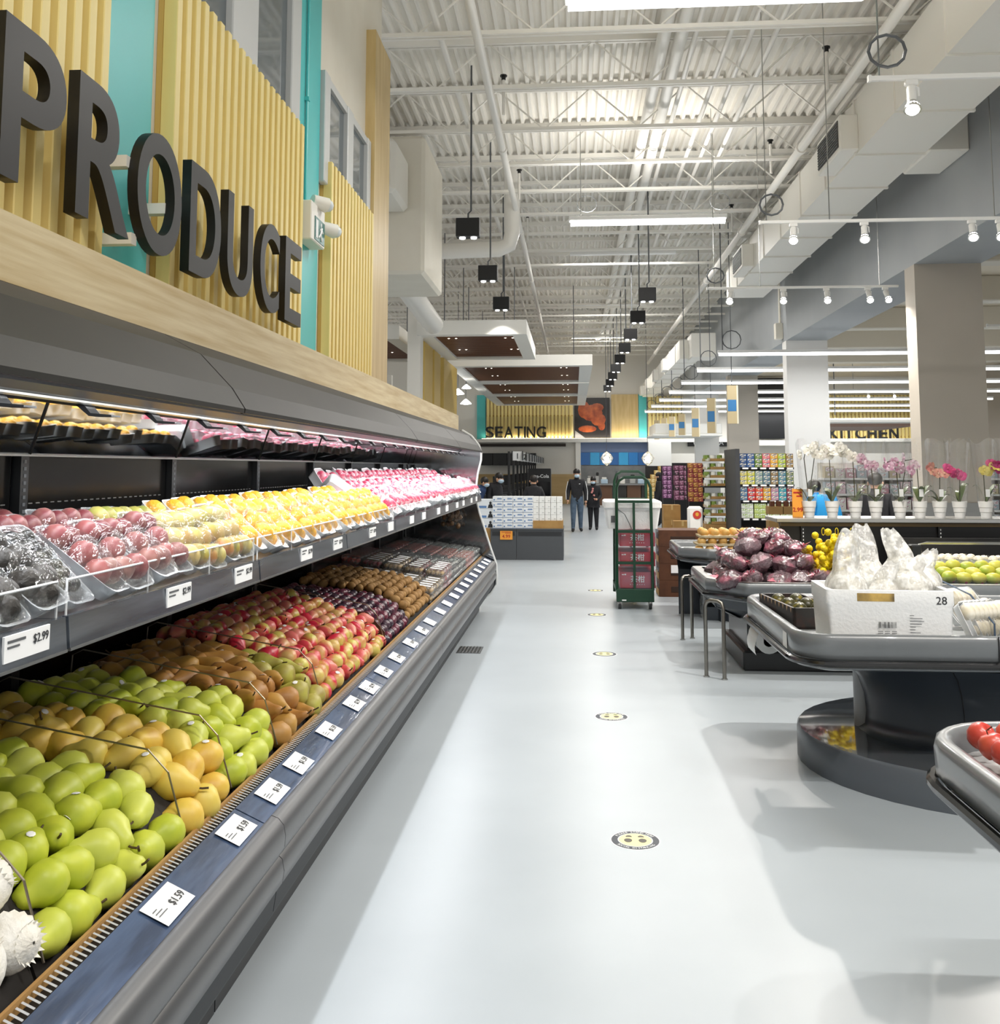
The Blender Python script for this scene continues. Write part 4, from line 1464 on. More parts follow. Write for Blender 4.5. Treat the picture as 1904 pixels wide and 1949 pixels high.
# roll of bags hung under the rim
t = thing('bag_roll', 'white roll of produce bags hanging under the rim of the table with the foam box', 'bag roll', (1.16, 6.35, .55))
M_ = Matrix.Rotation(R(-90), 3, 'X')
part('roll', MB().lathe([(.032, -.14), (.075, -.14), (.075, .14), (.032, .14), (.032, -.14)], 20, (1.19, 6.35, .585), M=M_), mat('bag film white', '#eceeee', .5), t, True)
part('loose_bag', MB().grid(lambda u, v: (1.115 - .01 * math.sin(3 * u), 6.22 + .27 * v, .59 - .09 * u), 4, 2), mat('bag film white', '#eceeee', .5), t)
part('holder', MB().tube([(1.19, 6.2, .585), (1.19, 6.2, .64), (1.19, 6.5, .64), (1.19, 6.5, .585)], .008, 6), BLACK, t)

# ---- foam box with bagged fruit
Mb = TR((1.59, 5.30, .756), R(-3))
fb = thing('foam_box', 'open white foam box marked 28 holding bagged fruit on the near table', 'foam box', (1.59, 5.30, .756))
m = MB()
m.M = Mb
w_, d_, h_ = .62, .42, .28
FX = lambda q, z: rr(d_ * q, w_ * q, .02, z)
loops(m, [FX(.95, 0), FX(.98, .2), FX(1, .21), FX(1, h_), FX(.90, h_), FX(.88, .03)], True, True)
part('box', m, FOAM, fb, True, angle=35)
fy = -.211
def on_box(x0, x1, z0, z1, e=0.0):
    return [Mb @ Vector(p) for p in ((x0, fy - e, z0), (x1, fy - e, z0), (x1, fy - e, z1), (x0, fy - e, z1))]
lb = part('gold_label', MB().add(on_box(-.16, .02, .225, .265, .0005), [(0, 1, 2, 3)]), mat('gold label', '#c9a85e', .4, c2='#3a342c', scale=9, stretch=(1, 1, 1)), fb)
m = MB()
for k in range(22):
    x0 = -.06 + k * .004
    m.add(on_box(x0, x0 + random.choice((.001, .002, .003)), .095, .125, .0012), [(0, 1, 2, 3)])
part('barcode', m, INK, fb, kind='stuff')
m = MB()
for k in range(4):
    for j in range(3):
        m.add(on_box(-.065 + j * .033, -.065 + j * .033 + .025, .05 + k * .009, .053 + k * .009, .0012), [(0, 1, 2, 3)])
for k in range(9):
    m.add(on_box(.09, .09 + random.uniform(.02, .07), .045 + k * .014, .048 + k * .014, .0012), [(0, 1, 2, 3)])
part('printed_lines', m, GREY, fb, kind='stuff')
lettering('handwritten_number', '28', INK, fb, Mb @ TR((.245, fy - .001, .215)), .055, .0004)
BAGF = film('frosted bag', '#fbfbf8', .66, .3, .2, 22, 1.0)
NETF = mat('foam netted fruit', '#ece5cf', .6, c2='#f7f4ec', scale=18, bump=.8, bscale=40)


def bagged(loc, r, tip, seed, label):
    rg = random.Random(seed)
    t = thing('bagged_fruit', label, 'bagged fruit', loc, 0, 'bagged fruit in the foam box')
    a, b, c = (rg.uniform(0, 6) for _ in range(3))
    mb = MB()
    def fn(u, v):
        th, ph = u * 2 * math.pi, v * math.pi
        k = 1 + .05 * math.sin(7 * th + a + 5 * ph) + .04 * math.sin(11 * ph + b)
        return (loc[0] + r * k * math.sin(ph) * math.cos(th), loc[1] + r * k * math.sin(ph) * math.sin(th), loc[2] - r * .95 * math.cos(ph) * k)
    mb.grid(fn, 18, 12)
    part('fruit', mb, NETF, t, True, angle=180)
    mb = MB()
    def fb_(u, v):
        # a limp bag: wraps the fruit, then gathers into a flattened, drooping tip
        th = u * 2 * math.pi
        if v < .6:
            ph = v / .6 * math.pi * .8
            rad, z, flat_ = r * 1.12 * math.sin(ph), -r * 1.05 * math.cos(ph), 1.0
            ox = oy = 0
        else:
            q = (v - .6) / .4
            rad = r * 1.12 * (math.sin(math.pi * .8) * (1 - q) + .75 * q * (1 - .6 * q))
            z = -r * 1.05 * math.cos(math.pi * .8) + q * tip[2]
            flat_ = 1 - .8 * q
            ox, oy = tip[0] * q ** 1.5, tip[1] * q
        k = 1 + .16 * math.sin(5 * th + a) * (v ** 2) + .07 * math.sin(11 * th + 9 * v + c) * v
        return (loc[0] + rad * k * math.cos(th + b) + ox, loc[1] + rad * k * math.sin(th + b) * flat_ + oy, loc[2] + z + .02 * math.sin(3 * th + c) * max(0, v - .6))
    mb.grid(fb_, 26, 16)
    part('bag', mb, BAGF, t, True, angle=60)


for k, (x, y, z, r, tip, lb) in enumerate((
        (1.40, 5.22, 1.03, .095, (.02, .0, .22), 'white netted fruit in a frosted bag with upright tip, beside the black carton'),
        (1.55, 5.38, 1.06, .10, (-.02, .02, .20), 'frosted bag of fruit at the back of the foam box with the tallest tip'),
        (1.58, 5.20, 1.0, .08, (.05, -.02, .10), 'low frosted bag of fruit in the middle of the foam box front'),
        (1.72, 5.23, 1.03, .10, (.04, .0, .08), 'yellowish netted fruit in a frosted bag at the numbered end of the foam box'),
        (1.74, 5.40, 1.08, .095, (-.06, .02, .16), 'frosted bag of fruit at the back of the foam box beside the tray packs'),
        (1.84, 5.36, 1.05, .08, (.05, 0, .1), 'small frosted bag of fruit overhanging the box end'))):
    bagged((x, y, z), r, tip, k, lb)
# black fruit carton behind the box
t = thing('black_fruit_carton', 'black printed carton with wrapped fruit behind the foam box', 'carton', (1.27, 5.95, .756))
m = MB()
m.M = TR((1.31, 5.95, .756), R(6))
m.box(-.13, -.115, -.32, .32, 0, .115).box(.115, .13, -.32, .32, 0, .115).box(-.13, .13, -.32, -.305, 0, .115).box(-.13, .13, .305, .32, 0, .115).box(-.13, .13, -.32, .32, 0, .01)
part('carton', m, mat('black carton', '#2b2826', .5, c2='#4a2a22', scale=9, lo=.5, hi=.75), t)
m = MB()
m.M = TR((1.31, 5.95, .756), R(6))
for k in range(9):
    m.add([(-.132, -.3 + k * .07, .115), (-.132, -.27 + k * .07, .115), (-.132, -.285 + k * .07, .085)], [(0, 1, 2)])
part('tab_edge', m, mat('tab tan', '#cdb08c', .6), t, kind='stuff')
for k in range(6):
    a = Matrix.Translation((1.31, 5.95, .84)) @ Matrix.Rotation(R(6), 4, 'Z') @ Vector((-.055 + .11 * (k % 2), -.2 + .19 * (k // 2), 0))
    f_ = single('wrapped_fruit', MB().ball(a, (.048, .048, .05), 12, 8), mat('dark wrapped fruit', '#3c3a20', .3, c2='#c8b23a', scale=12, lo=.55, hi=.7),
                'dark fruit with yellow ring lying in the black carton', 'fruit', 'fruit in the black carton', True, 180)
# tray packs right of the box, leaning like cards
DUR = mat('spiky green flesh', '#5c5a2a', .6, c2='#8a8440', scale=26, bump=1.0, bscale=36)
CREAMF = mat('pale cut fruit', '#f0eadb', .5, c2='#ddd0b0', scale=14)
P['pale'] = pack_proto('pale', .15, .22, .035, [(-.05, -.02, .04, 1.2), (.04, .02, .04, 1.2)], CREAMF, TRAYW, .045,
                       'white tray pack of pale cut fruit leaning between foam box and spiky fruit', 'pale cut fruit packs', 'cut_fruit_pack')
for k in range(7):
    pack('pale', (1.955 + k * .026, 5.13 + k * .012, .868), (0, R(66), R(-38 + random.uniform(-4, 4))))
for k in range(6):
    pack('pale', (1.98 + k * .03, 5.42 + k * .02, .895), (0, R(50), R(-50 + random.uniform(-6, 6))))
for k in range(4):
    pack('pale', (2.0 + .17 * k, 5.78, .83), (R(14), R(6), R(90 + random.uniform(-6, 6))))
for k, (x, y) in enumerate(((2.2, 5.15), (2.42, 5.2), (2.22, 5.45), (2.45, 5.5), (2.65, 5.25))):
    t = thing('spiky_fruit_pack', 'white tray with a green spiky fruit in clear wrap near the table rim', 'fruit pack', (x, y, .757), 0, 'spiky fruit packs')
    m = tray_mb(.19, .2, .05)
    m.v = [(a + x, b + y, c + .757) for a, b, c in m.v]
    part('tray', m, TRAYW, t, True)
    mb = MB()
    def fn(u, v):
        th, ph = u * 2 * math.pi, v * math.pi
        k_ = 1 + .09 * (1 if (int(round(u * 24)) + int(round(v * 12))) % 2 else -1)
        return (x + .078 * k_ * math.sin(ph) * math.cos(th), y + .07 * k_ * math.sin(ph) * math.sin(th), .85 - .065 * k_ * math.cos(ph))
    mb.grid(fn, 24, 12)
    part('fruit', mb, DUR, t)
part('wire_divider', MB().tube([(2.07, 5.07, .76), (2.07, 5.07, .88), (2.03, 5.25, 1.0), (1.95, 5.9, 1.08)], .005, 6), mat('blue steel wire', '#5d6f86', .3, .6), tA)
part('rear_wall', MB().box(2.05, 3.4, 6.5, 6.53, .77, .95), film('acrylic', '#dfe8ee', .05, .18, .05, 2, .1), tA)

# ---- second table: purple bags, yellow nets, mangoes
tB = thing('island_table', 'dark table on a black box base heaped with purple bags, behind the steel hoops', 'produce table', (2.4, 8.7, 0))
olB = rpoly([(1.36, 7.95), (4.4, 7.95), (4.4, 9.32), (1.08, 9.32), (1.08, 8.30)], .06)
tub(tB, olB, .735, .11)
part('body', loops(MB(), [ring(olB, -.06, .60), ring(olB, -.09, .5), ring(olB, -.22, .44), ring(olB, -.3, .40)], False), BODY, tB, True)
part('base', MB().rbox(1.42, 4.3, 8.30, 9.3, 0, .46, .02), mat('gloss black base', '#101114', .18), tB)
part('base_step', MB().rbox(1.37, 4.35, 8.23, 9.34, 0, .16, .015), BLACK, tB)
part('steel_edge', loops(MB(), [ring(olB, -.015, .737), ring(olB, -.05, .742), ring(olB, -.09, .737)], False), CHROME, tB)
part('shelf_tag', MB().add([(1.11, 8.62, .74), (1.17, 8.62, .742), (1.17, 8.5, .742), (1.11, 8.5, .74)], [(0, 3, 2, 1)]), PAPER, tB)
part('drip_bag', MB().ball((1.13, 8.8, .45), (.03, .12, .13), 10, 8), WRAP, tB, True)
PURP = mat('purple bag', '#4f343e', .14, c2='#b8667c', scale=9, lo=.5, hi=.72, rnd='#8c7a80', bump=1.0, bscale=26, spec=.9, coat=.7)
PINK = mat('pink bag corner', '#c8405e', .2, c2='#e8a0ae', scale=12, bump=.8, bscale=25)


def bag_mesh(seed, r=(.115, .10, .075)):
    rg = random.Random(seed)
    a, b, c = (rg.uniform(0, 6) for _ in range(3))
    mb = MB()
    def fn(u, v):
        th, ph = u * 2 * math.pi, v * math.pi
        k = 1 + .10 * math.sin(4 * th + a) * math.sin(ph) + .07 * math.sin(9 * th + 5 * ph + b) + .05 * math.sin(13 * ph + c)
        return (r[0] * k * math.sin(ph) * math.cos(th), r[1] * k * math.sin(ph) * math.sin(th), -r[2] * k * math.cos(ph))
    return mb.grid(fn, 18, 10).mesh('bag', PURP, True, 50)


bagm = [bag_mesh(s) for s in range(4)]
tie = MB()
for k in range(7):
    a = k * .9
    tie.add([(.07, 0, .03), (.09 + .035 * math.cos(a), .035 * math.sin(a), .06), (.13 + .03 * math.cos(a + .6), .06 * math.sin(a + .6), .05 + .03 * math.cos(a))], [(0, 1, 2)])
tie_me = tie.mesh('pink_corner', PINK)
n = 0
for lv, (zc, xs, ys) in enumerate(((.745, (1.28, 1.46, 1.64, 1.82, 1.97), (8.14, 8.36, 8.6, 8.84)), (.86, (1.36, 1.54, 1.72, 1.88), (8.26, 8.5, 8.75)), (.97, (1.48, 1.65, 1.80), (8.4, 8.65)), (1.05, (1.57, 1.72), (8.5, 8.66)))):
    for x in xs:
        for y in ys:
            o = link('purple_fruit_bag', bagm[n % 4])
            tag(o, 'glossy purple and pink bag of dark fruit heaped behind the steel hoops', 'fruit bag', 'purple fruit bags')
            place(o, (x + random.uniform(-.03, .03), y + random.uniform(-.03, .03), zc + random.uniform(-.01, .02)), (random.gauss(0, .25), random.gauss(0, .25), random.uniform(0, 6)))
            c_ = link('pink_corner', tie_me, o, False)
            c_.scale = (.95,) * 3
            n += 1
# yellow net bags
YNET = mat('yellow net', '#f2da06', .55, c2='#d8b804', scale=30, bump=.6, bscale=50)
for k in range(15):
    x, y, z = 2.02 + .11 * (k % 3) + random.uniform(-.02, .02), 8.2 + .22 * ((k // 3) % 2), .80 + .115 * (k // 6) * 1.0
    t = thing('yellow_net_bag', 'bright yellow net bag between the purple bags and the foam box', 'net bag', (x, y, z), 0, 'yellow net bags')
    mb = MB()
    for q in range(11):
        mb.ball((x + random.gauss(0, .032), y + random.gauss(0, .032), z + random.gauss(0, .03)), .030, 8, 5)
    part('net', mb, YNET, t, True)
    if k >= 6:
        part('loop', MB().tube([(x + .012 * math.cos(a), y, z + .10 + .03 * math.sin(a)) for a in [j * .7 for j in range(9)]], .003, 5, True), YNET, t)
# mangoes and chilled packs at the right
MGO = mat('green yellow mango', '#c9bf45', .4, c2='#93a83a', scale=7, rnd='#d8cf62')
mg = MB().lathe(ball_(.05, 1.35), 14).mesh('mango', MGO, True, 180)
stk2 = MB().lathe([(.012, 0), (0, .002)], 8, (0.0495, 0, .01), M=Matrix.Rotation(R(90), 3, 'Y')).mesh('sticker', mat('pink sticker', '#d84a78', .4))
for k in range(15):
    o = link('mango', mg)
    tag(o, 'yellow green mango with pink sticker before the dark chilled case panel', 'mango', 'mangoes')
    place(o, (3.02 + .115 * (k % 5), 8.22 + .11 * (k // 5), .755 + .035 * (k // 5) + random.uniform(0, .02)), (R(90), random.uniform(-.4, .4), R(90) + random.gauss(0, .3)))
    link('sticker', stk2, o, False).rotation_euler = (0, 0, random.uniform(3.4, 4.4))
part('mango_step', MB().box(2.95, 3.7, 8.1, 8.55, .65, .72), DEEP, tB)
t = thing('chilled_insert', 'black chilled insert with pale steel frame behind the mangoes', 'display insert', (3.3, 8.9, .7))
part('frame', MB().tube([(2.93, 8.62, .72), (2.93, 8.62, 1.0), (3.0, 8.64, 1.01), (4.2, 8.64, 1.01)], .012, 6), CHROME, t)
part('post', MB().rbox(2.84, 2.93, 8.55, 8.65, .72, 1.0, .01), BLACK, t)
part('panel', MB().box(2.95, 4.2, 9.1, 9.12, .72, 1.02), DEEP, t)
for k in range(10):
    o = copy_tree(P['pale'])
    place(o, (3.05 + .12 * (k % 6), 8.72 + .16 * (k // 6), .82), (R(10), R(8), R(90)), 'white tray pack in clear wrap behind the mangoes')
    o['group'] = 'white packs behind the mangoes'
part('insert_bed', MB().box(2.95, 4.2, 8.64, 9.1, .72, .80), DEEP, t)

# steel hoops
for (x0, y0), (x1, y1), zt, lab in (((1.039, 7.99), (1.165, 7.89), .6, 'steel guard hoop beside the black base step'), ((1.036, 9.65), (1.138, 9.74), .6, 'steel guard hoop farther along, beside the purple bags')):
    t = thing('guard_hoop', lab, 'guard hoop', ((x0 + x1) / 2, (y0 + y1) / 2, 0))
    ux, uy = (x1 - x0), (y1 - y0)
    pts = [(x0, y0, 0), (x0, y0, zt - .05), (x0 + ux * .08, y0 + uy * .08, zt - .015), (x0 + ux * .3, y0 + uy * .3, zt), (x0 + ux * .7, y0 + uy * .7, zt), (x0 + ux * .92, y0 + uy * .92, zt - .015), (x1, y1, zt - .05), (x1, y1, 0)]
    part('hoop', MB().tube(pts, .016, 10), mat('hoop steel', '#8b8780', .3, 1.0), t, True)
    for x, y in ((x0, y0), (x1, y1)):
        part('floor_flange', MB().cyl((x, y, 0), (x, y, .01), .024, 12), CHROME, t)

# ---- third table with trays of round pears
tC = thing('island_table', 'grey table with stacked fibre trays of round tan pears', 'produce table', (2.0, 11.2, 0))
olC = rpoly([(1.40, 10.45), (3.4, 10.45), (3.4, 11.8), (1.12, 11.8), (1.12, 10.75)], .06)
tub(tC, olC, .80, .11)
part('base', loops(MB(), [ring(olC, -.45, 0), ring(olC, -.45, .5), ring(olC, -.3, .62)], False), BODY, tC, True)
FIB = mat('fibre tray', '#d8c9a8', .8, c2='#cbb993', scale=20)
NASH = mat('tan pear skin', '#dcae62', .5, c2='#c9964a', scale=14, rnd='#e6c583')
nm = MB().lathe(ball_(.047, .92), 14).mesh('round_pear', NASH, True, 180)
nst = MB().cyl((0, 0, .04), (.004, 0, .058), .003, 5).mesh('stem', STEM)
trm = MB()
trm.grid(lambda u, v: ((u - .5) * .56, (v - .5) * .36, .022 * (math.cos(u * 5 * 2 * math.pi) * -.5 + math.cos(v * 3 * 2 * math.pi) * -.5) + .02), 40, 24)
loops(trm, [rr(.37, .57, .03, .02), rr(.36, .56, .03, .0)], False)
trm = trm.mesh('fibre_tray', FIB, True, 180)
for st in range(2):
    for lv in range(3):
        cx_, cy_, z = 1.56 + st * .55 + .03 * lv * (1 - st), 10.78 + .01 * lv, .735 + lv * .085
        o = single('fibre_tray', MB(), FIB, 'moulded fibre tray under round tan pears, ' + ('bottom', 'middle', 'top')[lv] + ' of the ' + ('stack by the cartons', 'stack by the orchids')[st], 'fruit tray', 'fibre pear trays')
        o.data = trm
        place(o, (cx_, cy_, z))
        for i in range(5):
            for j in range(3 if lv == 2 else 1):
                f_ = link('round_pear', nm)
                tag(f_, ('round tan pear in the top fibre trays' if lv == 2 else 'round tan pear squeezed between two fibre trays'), 'pear', 'round tan pears')
                place(f_, (cx_ - .224 + i * .112, cy_ - .12 + j * .12, z + .047 + random.uniform(0, .006)), (random.gauss(0, .2), random.gauss(0, .2), random.uniform(0, 6)))
                link('stem', nst, f_, False)
# ---- table at the right edge with red apples
tD = thing('island_table', 'grey rounded produce table with red apples, its corner beside the polished plinth', 'produce table', (2.2, 2.4, 0))
olD = rpoly([(1.06, 1.4), (3.0, 1.4), (3.0, 3.30), (1.06, 3.30)], .28)
tub(tD, olD, .85, .12)
part('pedestal', loops(MB(), [ell(2.05, 2.35, .6, .6, 0), ell(2.05, 2.35, .55, .55, .4), ell(2.05, 2.35, .75, .75, .66)], True), BODY, tD, True)
APP = mat('red apple skin', '#b52530', .3, c2='#d8694a', scale=9, stretch=(1, 1, .3), rnd='#c9483c')
am = fruit_mesh('apple', [(0, -.028), (.012, -.034), (.028, -.03), (.039, -.014), (.041, .006), (.034, .026), (.02, .036), (.008, .033), (0, .024)], APP)
ast = MB().cyl((0, 0, .025), (.004, 0, .048), .002, 5).mesh('stem', STEM)
for i in range(5):
    for j in range(6):
        o = link('apple', am)
        tag(o, 'red apple on the table at the edge by the polished plinth', 'apple', 'red apples')
        place(o, (1.22 + .085 * i, 3.12 - .085 * j, .835 + random.uniform(0, .01) + .012 * i), (random.gauss(0, .4), random.gauss(0, .4), random.uniform(0, 6)))
        link('stem', ast, o, False)

# ================================================================== ORCHIDS ON THE BLACK GONDOLA
gd = thing('orchid_gondola', 'black perforated gondola with a steel top ledge carrying the orchids', 'gondola', (3.3, 9.8, 0))
part('back_panel', MB().box(1.95, 4.75, 9.50, 9.56, 0, 1.13), mat('gondola black', '#121213', .35), gd)
part('plinth', MB().box(1.95, 4.75, 9.45, 10.2, 0, .15), BLACK, gd)
part('top_ledge', MB().rbox(1.90, 4.8, 9.40, 9.95, 1.135, 1.175, .006), CHROME, gd)
part('ledge_trim', MB().box(1.95, 4.75, 9.45, 9.48, 1.10, 1.135), mat('gold strip', '#6a5426', .4), gd)
for x in (2.16, 3.42, 4.6):
    u_ = part('upright', MB().box(x - .02, x + .02, 9.47, 9.50, .15, 1.1), BLACK, gd)
    mm = MB()
    for k in range(12):
        mm.box(x - .004, x + .004, 9.467, 9.471, .7 + k * .033, .715 + k * .033)
    part('slot_row', mm, PAPER, u_, kind='stuff')
LEAF = mat('orchid leaf', '#4d5f27', .35, c2='#3a4d1e', scale=6)
STMO = mat('orchid stem', '#3a3a20', .5)
POT = mat('white ribbed pot', '#f3f3f1', .45)
SLV = film('clear sleeve', '#f2f6f6', .03, .16, .08, 7, .5)
petal = {}


def flower_me(c, c2):
    if c in petal:
        return petal[c]
    mm = mat('petal ' + c, c, .5, c2=c2, scale=30, lo=.4, hi=.7)
    mb = MB()
    for k in range(5):
        a = k * 2 * math.pi / 5 + .3
        L, W = (.042, .024) if k % 2 == 0 else (.038, .017)
        ca, sa = math.cos(a), math.sin(a)
        pts = []
        for (l, w2, h) in ((.004, 0, 0), (L * .4, W * .8, .004), (L * .75, W, .006), (L, W * .4, .001), (L, -W * .4, .001), (L * .75, -W, .006), (L * .4, -W * .8, .004)):
            pts.append((l * ca - w2 * sa, -h, l * sa + w2 * ca))
        mb.add(pts, [(0, 1, 2, 3, 4, 5, 6)])
    mb.ball((0, -.008, -.004), (.008, .008, .011), 6, 4)
    petal[c] = mb.mesh('flower', mm)
    return petal[c]


pot_me = MB().lathe([(.045, 0), (.05, .05), (.054, .055), (.058, .095), (.062, .10), (.066, .14), (.068, .155), (.062, .155), (.06, .135), (0, .135)], 18).mesh('pot', POT, True, 30)
slv_me = MB().lathe([(.069, .155), (.078, .27), (.105, .55), (.118, .73)], 16)
slv_me.v = [(x * (1 + .06 * math.sin(5 * math.atan2(y, x) + 9 * z)), y * (1 + .06 * math.sin(4 * math.atan2(y, x) + 7 * z)), z + (.03 * math.sin(3 * math.atan2(y, x)) if z > .7 else 0)) for x, y, z in slv_me.v]
slv_me.f = [q for q in slv_me.f if len(q) == 4]
slv_me.m = slv_me.m[:len(slv_me.f)]
slv_me = slv_me.mesh('sleeve', SLV, True, 180)


def orchid(px, c, c2, top, label, spikes=1, n=5, seed=0, slv=True):
    rg = random.Random(seed)
    p = at(px, 980, Y=9.60)
    p.z = 1.1755
    t = thing('potted_orchid', label, 'orchid', p, 0)
    part('pot', pot_me, None, t, world=False)
    for k in range(5):
        a = rg.uniform(0, 6.28) if k > 1 else (0.3, 2.8)[k]
        L, lift = rg.uniform(.13, .2), rg.uniform(.05, .17)
        ca, sa = math.cos(a), math.sin(a)
        mb = MB()
        def fn(u, v):
            w = .03 * math.sin(math.pi * min(1, .12 + u * .9)) * (v - .5) * 2
            r, z = L * u * .75, .14 + lift * math.sin(u * 2.0) * 1.1
            return (r * ca - w * sa, r * sa + w * ca, z - abs(v - .5) * .012 + abs(v - .5) * .02)
        part('leaf', mb.grid(fn, 6, 2), LEAF, t, True, world=False, angle=180)
    for s in range(spikes):
        dx = rg.uniform(-.04, .04) + (.05 if s else -.01)
        H = top - 1.1755
        bend = rg.choice((-1, 1)) * .09
        pts = [(0, 0, .13), (dx * .3, 0, H * .5), (dx * .7, 0, H * .82), (dx + bend * .4, -.01, H * .98), (dx + bend * 1.2, -.02, H * .96)]
        part('flower_stem', MB().tube(pts, .0045, 5), STMO, t, True, world=False)
        for k in range(n):
            q = k / max(1, n - 1)
            fx = dx + bend * (1.3 - 1.5 * q) + rg.uniform(-.02, .02)
            f_ = link('flower', flower_me(c, c2), t, False)
            f_.location = (fx, -.03 + rg.uniform(-.03, .03), H * (.99 - .13 * q) + rg.uniform(-.02, .02))
            f_.scale = (1.25,) * 3
            f_.rotation_euler = (rg.gauss(0, .3), rg.uniform(-.5, .5), rg.gauss(0, .5))
    if rg.random() < .5:
        part('care_tag', MB().box(-.02, .02, -.058, -.056, .2, .27), PAPER, t, world=False)
    if slv:
        part('sleeve', slv_me, None, t, world=False).rotation_euler = (0, 0, rg.uniform(0, 6))


W1, W2 = '#f7f5ee', '#e9e4d4'
orchid(1541, W1, W2, 1.86, 'white orchid with two tall stems in a white pot next to the orange price card', 2, 5, 1)
orchid(1585, W1, W2, 1.85, 'tall white orchid with one upright broad leaf, second pot from the orange price card', 1, 5, 2)
orchid(1629, W1, W2, 1.84, 'tall white orchid with a white care tag, third pot from the orange price card', 1, 5, 3)
orchid(1668, '#f0dbe2', '#b24f86', 1.74, 'white and purple lipped orchid in a white pot before the KITCHEN sign', 1, 4, 4)
orchid(1714, '#c984a8', '#f1e3ea', 1.72, 'mauve orchid with a bud spike in a white pot', 2, 3, 5)
orchid(1752, '#f3eef0', '#d59ab8', 1.74, 'white orchid with a pink tinge, low leaves, in front of the taupe column edge', 1, 3, 6)
orchid(1790, '#d9847c', '#e9c0a0', 1.66, 'salmon and cream orchid with branching stem in a white pot', 1, 4, 7)
orchid(1828, '#dd4f8e', '#c23a78', 1.64, 'hot pink orchid with a care tag in a white pot', 1, 5, 8)
orchid(1878, '#efdf7c', '#e6cf58', 1.68, 'pale yellow orchid in a white pot right of the pink one', 1, 4, 9)
orchid(1922, '#c2407c', '#a62e66', 1.70, 'deep pink orchid at the end of the row of pots', 1, 4, 10)
# orange shelf price cards
ORG = mat('orange price card', '#f2a33a', .5)
REDI = mat('red ink', '#b3261e', .5)


def price_card(p, w_, h_, txt, label, size):
    t = thing('price_card', label, 'price card', p)
    part('card', MB().rbox(p[0] - w_ / 2, p[0] + w_ / 2, p[1] - .004, p[1] + .004, p[2], p[2] + h_, .002), ORG, t)
    lettering('printed_price', txt, REDI, t, TR((p[0], p[1] - .0055, p[2] + h_ * .2)), size, .0005, .001)
    m = MB()
    m.box(p[0] - w_ * .38, p[0] + w_ * .38, p[1] - .006, p[1] - .0045, p[2] + h_ * .84, p[2] + h_ * .9).box(p[0] - w_ * .1, p[0] + w_ * .38, p[1] - .006, p[1] - .0045, p[2] + h_ * .72, p[2] + h_ * .77)
    part('printed_lines', m, REDI, t)


p = at(1518, 942, Y=9.62)
price_card((p.x, p.y, 1.1755), .10, .27, '2.99', 'orange price card reading 2.99 beside the first white orchid', .055)
# ================================================================== FLOOR DECALS
DARK = mat('decal dark', '#2f3640', .5)
YEL = mat('decal yellow', '#efe6a0', .5)
FOOT = mat('decal foot', '#4a453c', .5)


def decal(x, y, label, letters):
    t = thing('floor_decal', label, 'floor decal', (x, y, 0), 0, 'footprint decals')
    part('border', MB().lathe([(.112, 0), (.112, .0008), (0, .0008)], 36, (x, y, 0)), PAPER, t)
    part('ring', MB().lathe([(.106, .0008), (.106, .0016), (0, .0016)], 36, (x, y, 0)), DARK, t)
    part('inner_edge', MB().lathe([(.078, .0016), (.078, .0022), (0, .0022)], 32, (x, y, 0)), PAPER, t)
    part('centre', MB().lathe([(.074, .0022), (.074, .0028), (0, .0028)], 32, (x, y, 0)), YEL, t)
    for s in (-1, 1):
        sole = [(x + s * (.032 + .018 * math.cos(a)), y - .006 + (.026 if math.sin(a) < 0 else .02) * math.sin(a)) for a in [k * .4 for k in range(16)]]
        part('footprint', MB().prism(sole, 'Z', .0028, .0034), FOOT, t)
        heel = [(x + s * (.027 + .014 * math.cos(a)), y + .034 + .014 * max(-.2, math.sin(a)) * 1.2) for a in [k * .4 for k in range(16)]]
        part('heel_print', MB().prism(heel, 'Z', .0028, .0034), FOOT, t)
    if letters:
        for txt, a0, a1, inward in (('PLEASE STAND HERE', 150, 30, False), ('SOCIAL DISTANCING', 215, 325, True)):
            for i, ch in enumerate(txt):
                if ch == ' ':
                    continue
                a = R(a0 + (a1 - a0) * i / (len(txt) - 1))
                r = .085 if not inward else .099
                rz = a - R(90) if not inward else a + R(90)
                o = link('printed_letter', text_mesh(ch, PAPER, .02, .0002))
                o.matrix_basis = TR((x + r * math.cos(a), y + r * math.sin(a), .0022), rz, R(-90))
                put_under(o, t)


for i, (x, y) in enumerate(((.262, 4.53), (.24, 6.69), (.262, 8.88), (.25, 11.2), (.283, 13.38))):
    decal(x, y, 'round yellow footprint decal on the floor, ' + NTH[4 - i] + ' counted from the stock cart', i < 2)

# ================================================================== MASK BOX DISPLAY
PG = mat('plinth charcoal', '#4a4d51', .5)
md = thing('display_plinth', 'charcoal plinth under the stacked mask boxes', 'plinth', (-.85, 18.1, 0))
for a, b in ((-1.5, -1.035), (-1.03, -.19)):
    part('panel', MB().box(a, b, 17.65, 18.6, 0, .545), PG, md)
    part('top_recess', MB().box(a + .03, b - .03, 17.645, 17.651, .43, .50), mat('recess dark', '#26282b', .4), md)
part('top', MB().box(-1.51, -.18, 17.63, 18.62, .545, .56), GREY, md)
BLU = mat('mask box blue print', '#5f86b8', .5)
mb_me = MB().rbox(-.0905, .0905, 0, .3, 0, .092, .003).mesh('box', mat('mask box white', '#eef1f4', .5))
pr_me = MB().box(-.01, .075, -.001, 0, .04, .055).box(-.005, .07, -.001, 0, .06, .066).box(-.075, -.05, -.001, 0, .02, .045).box(-.09, .09, -.0008, 0, .0, .006).mesh('print', BLU)
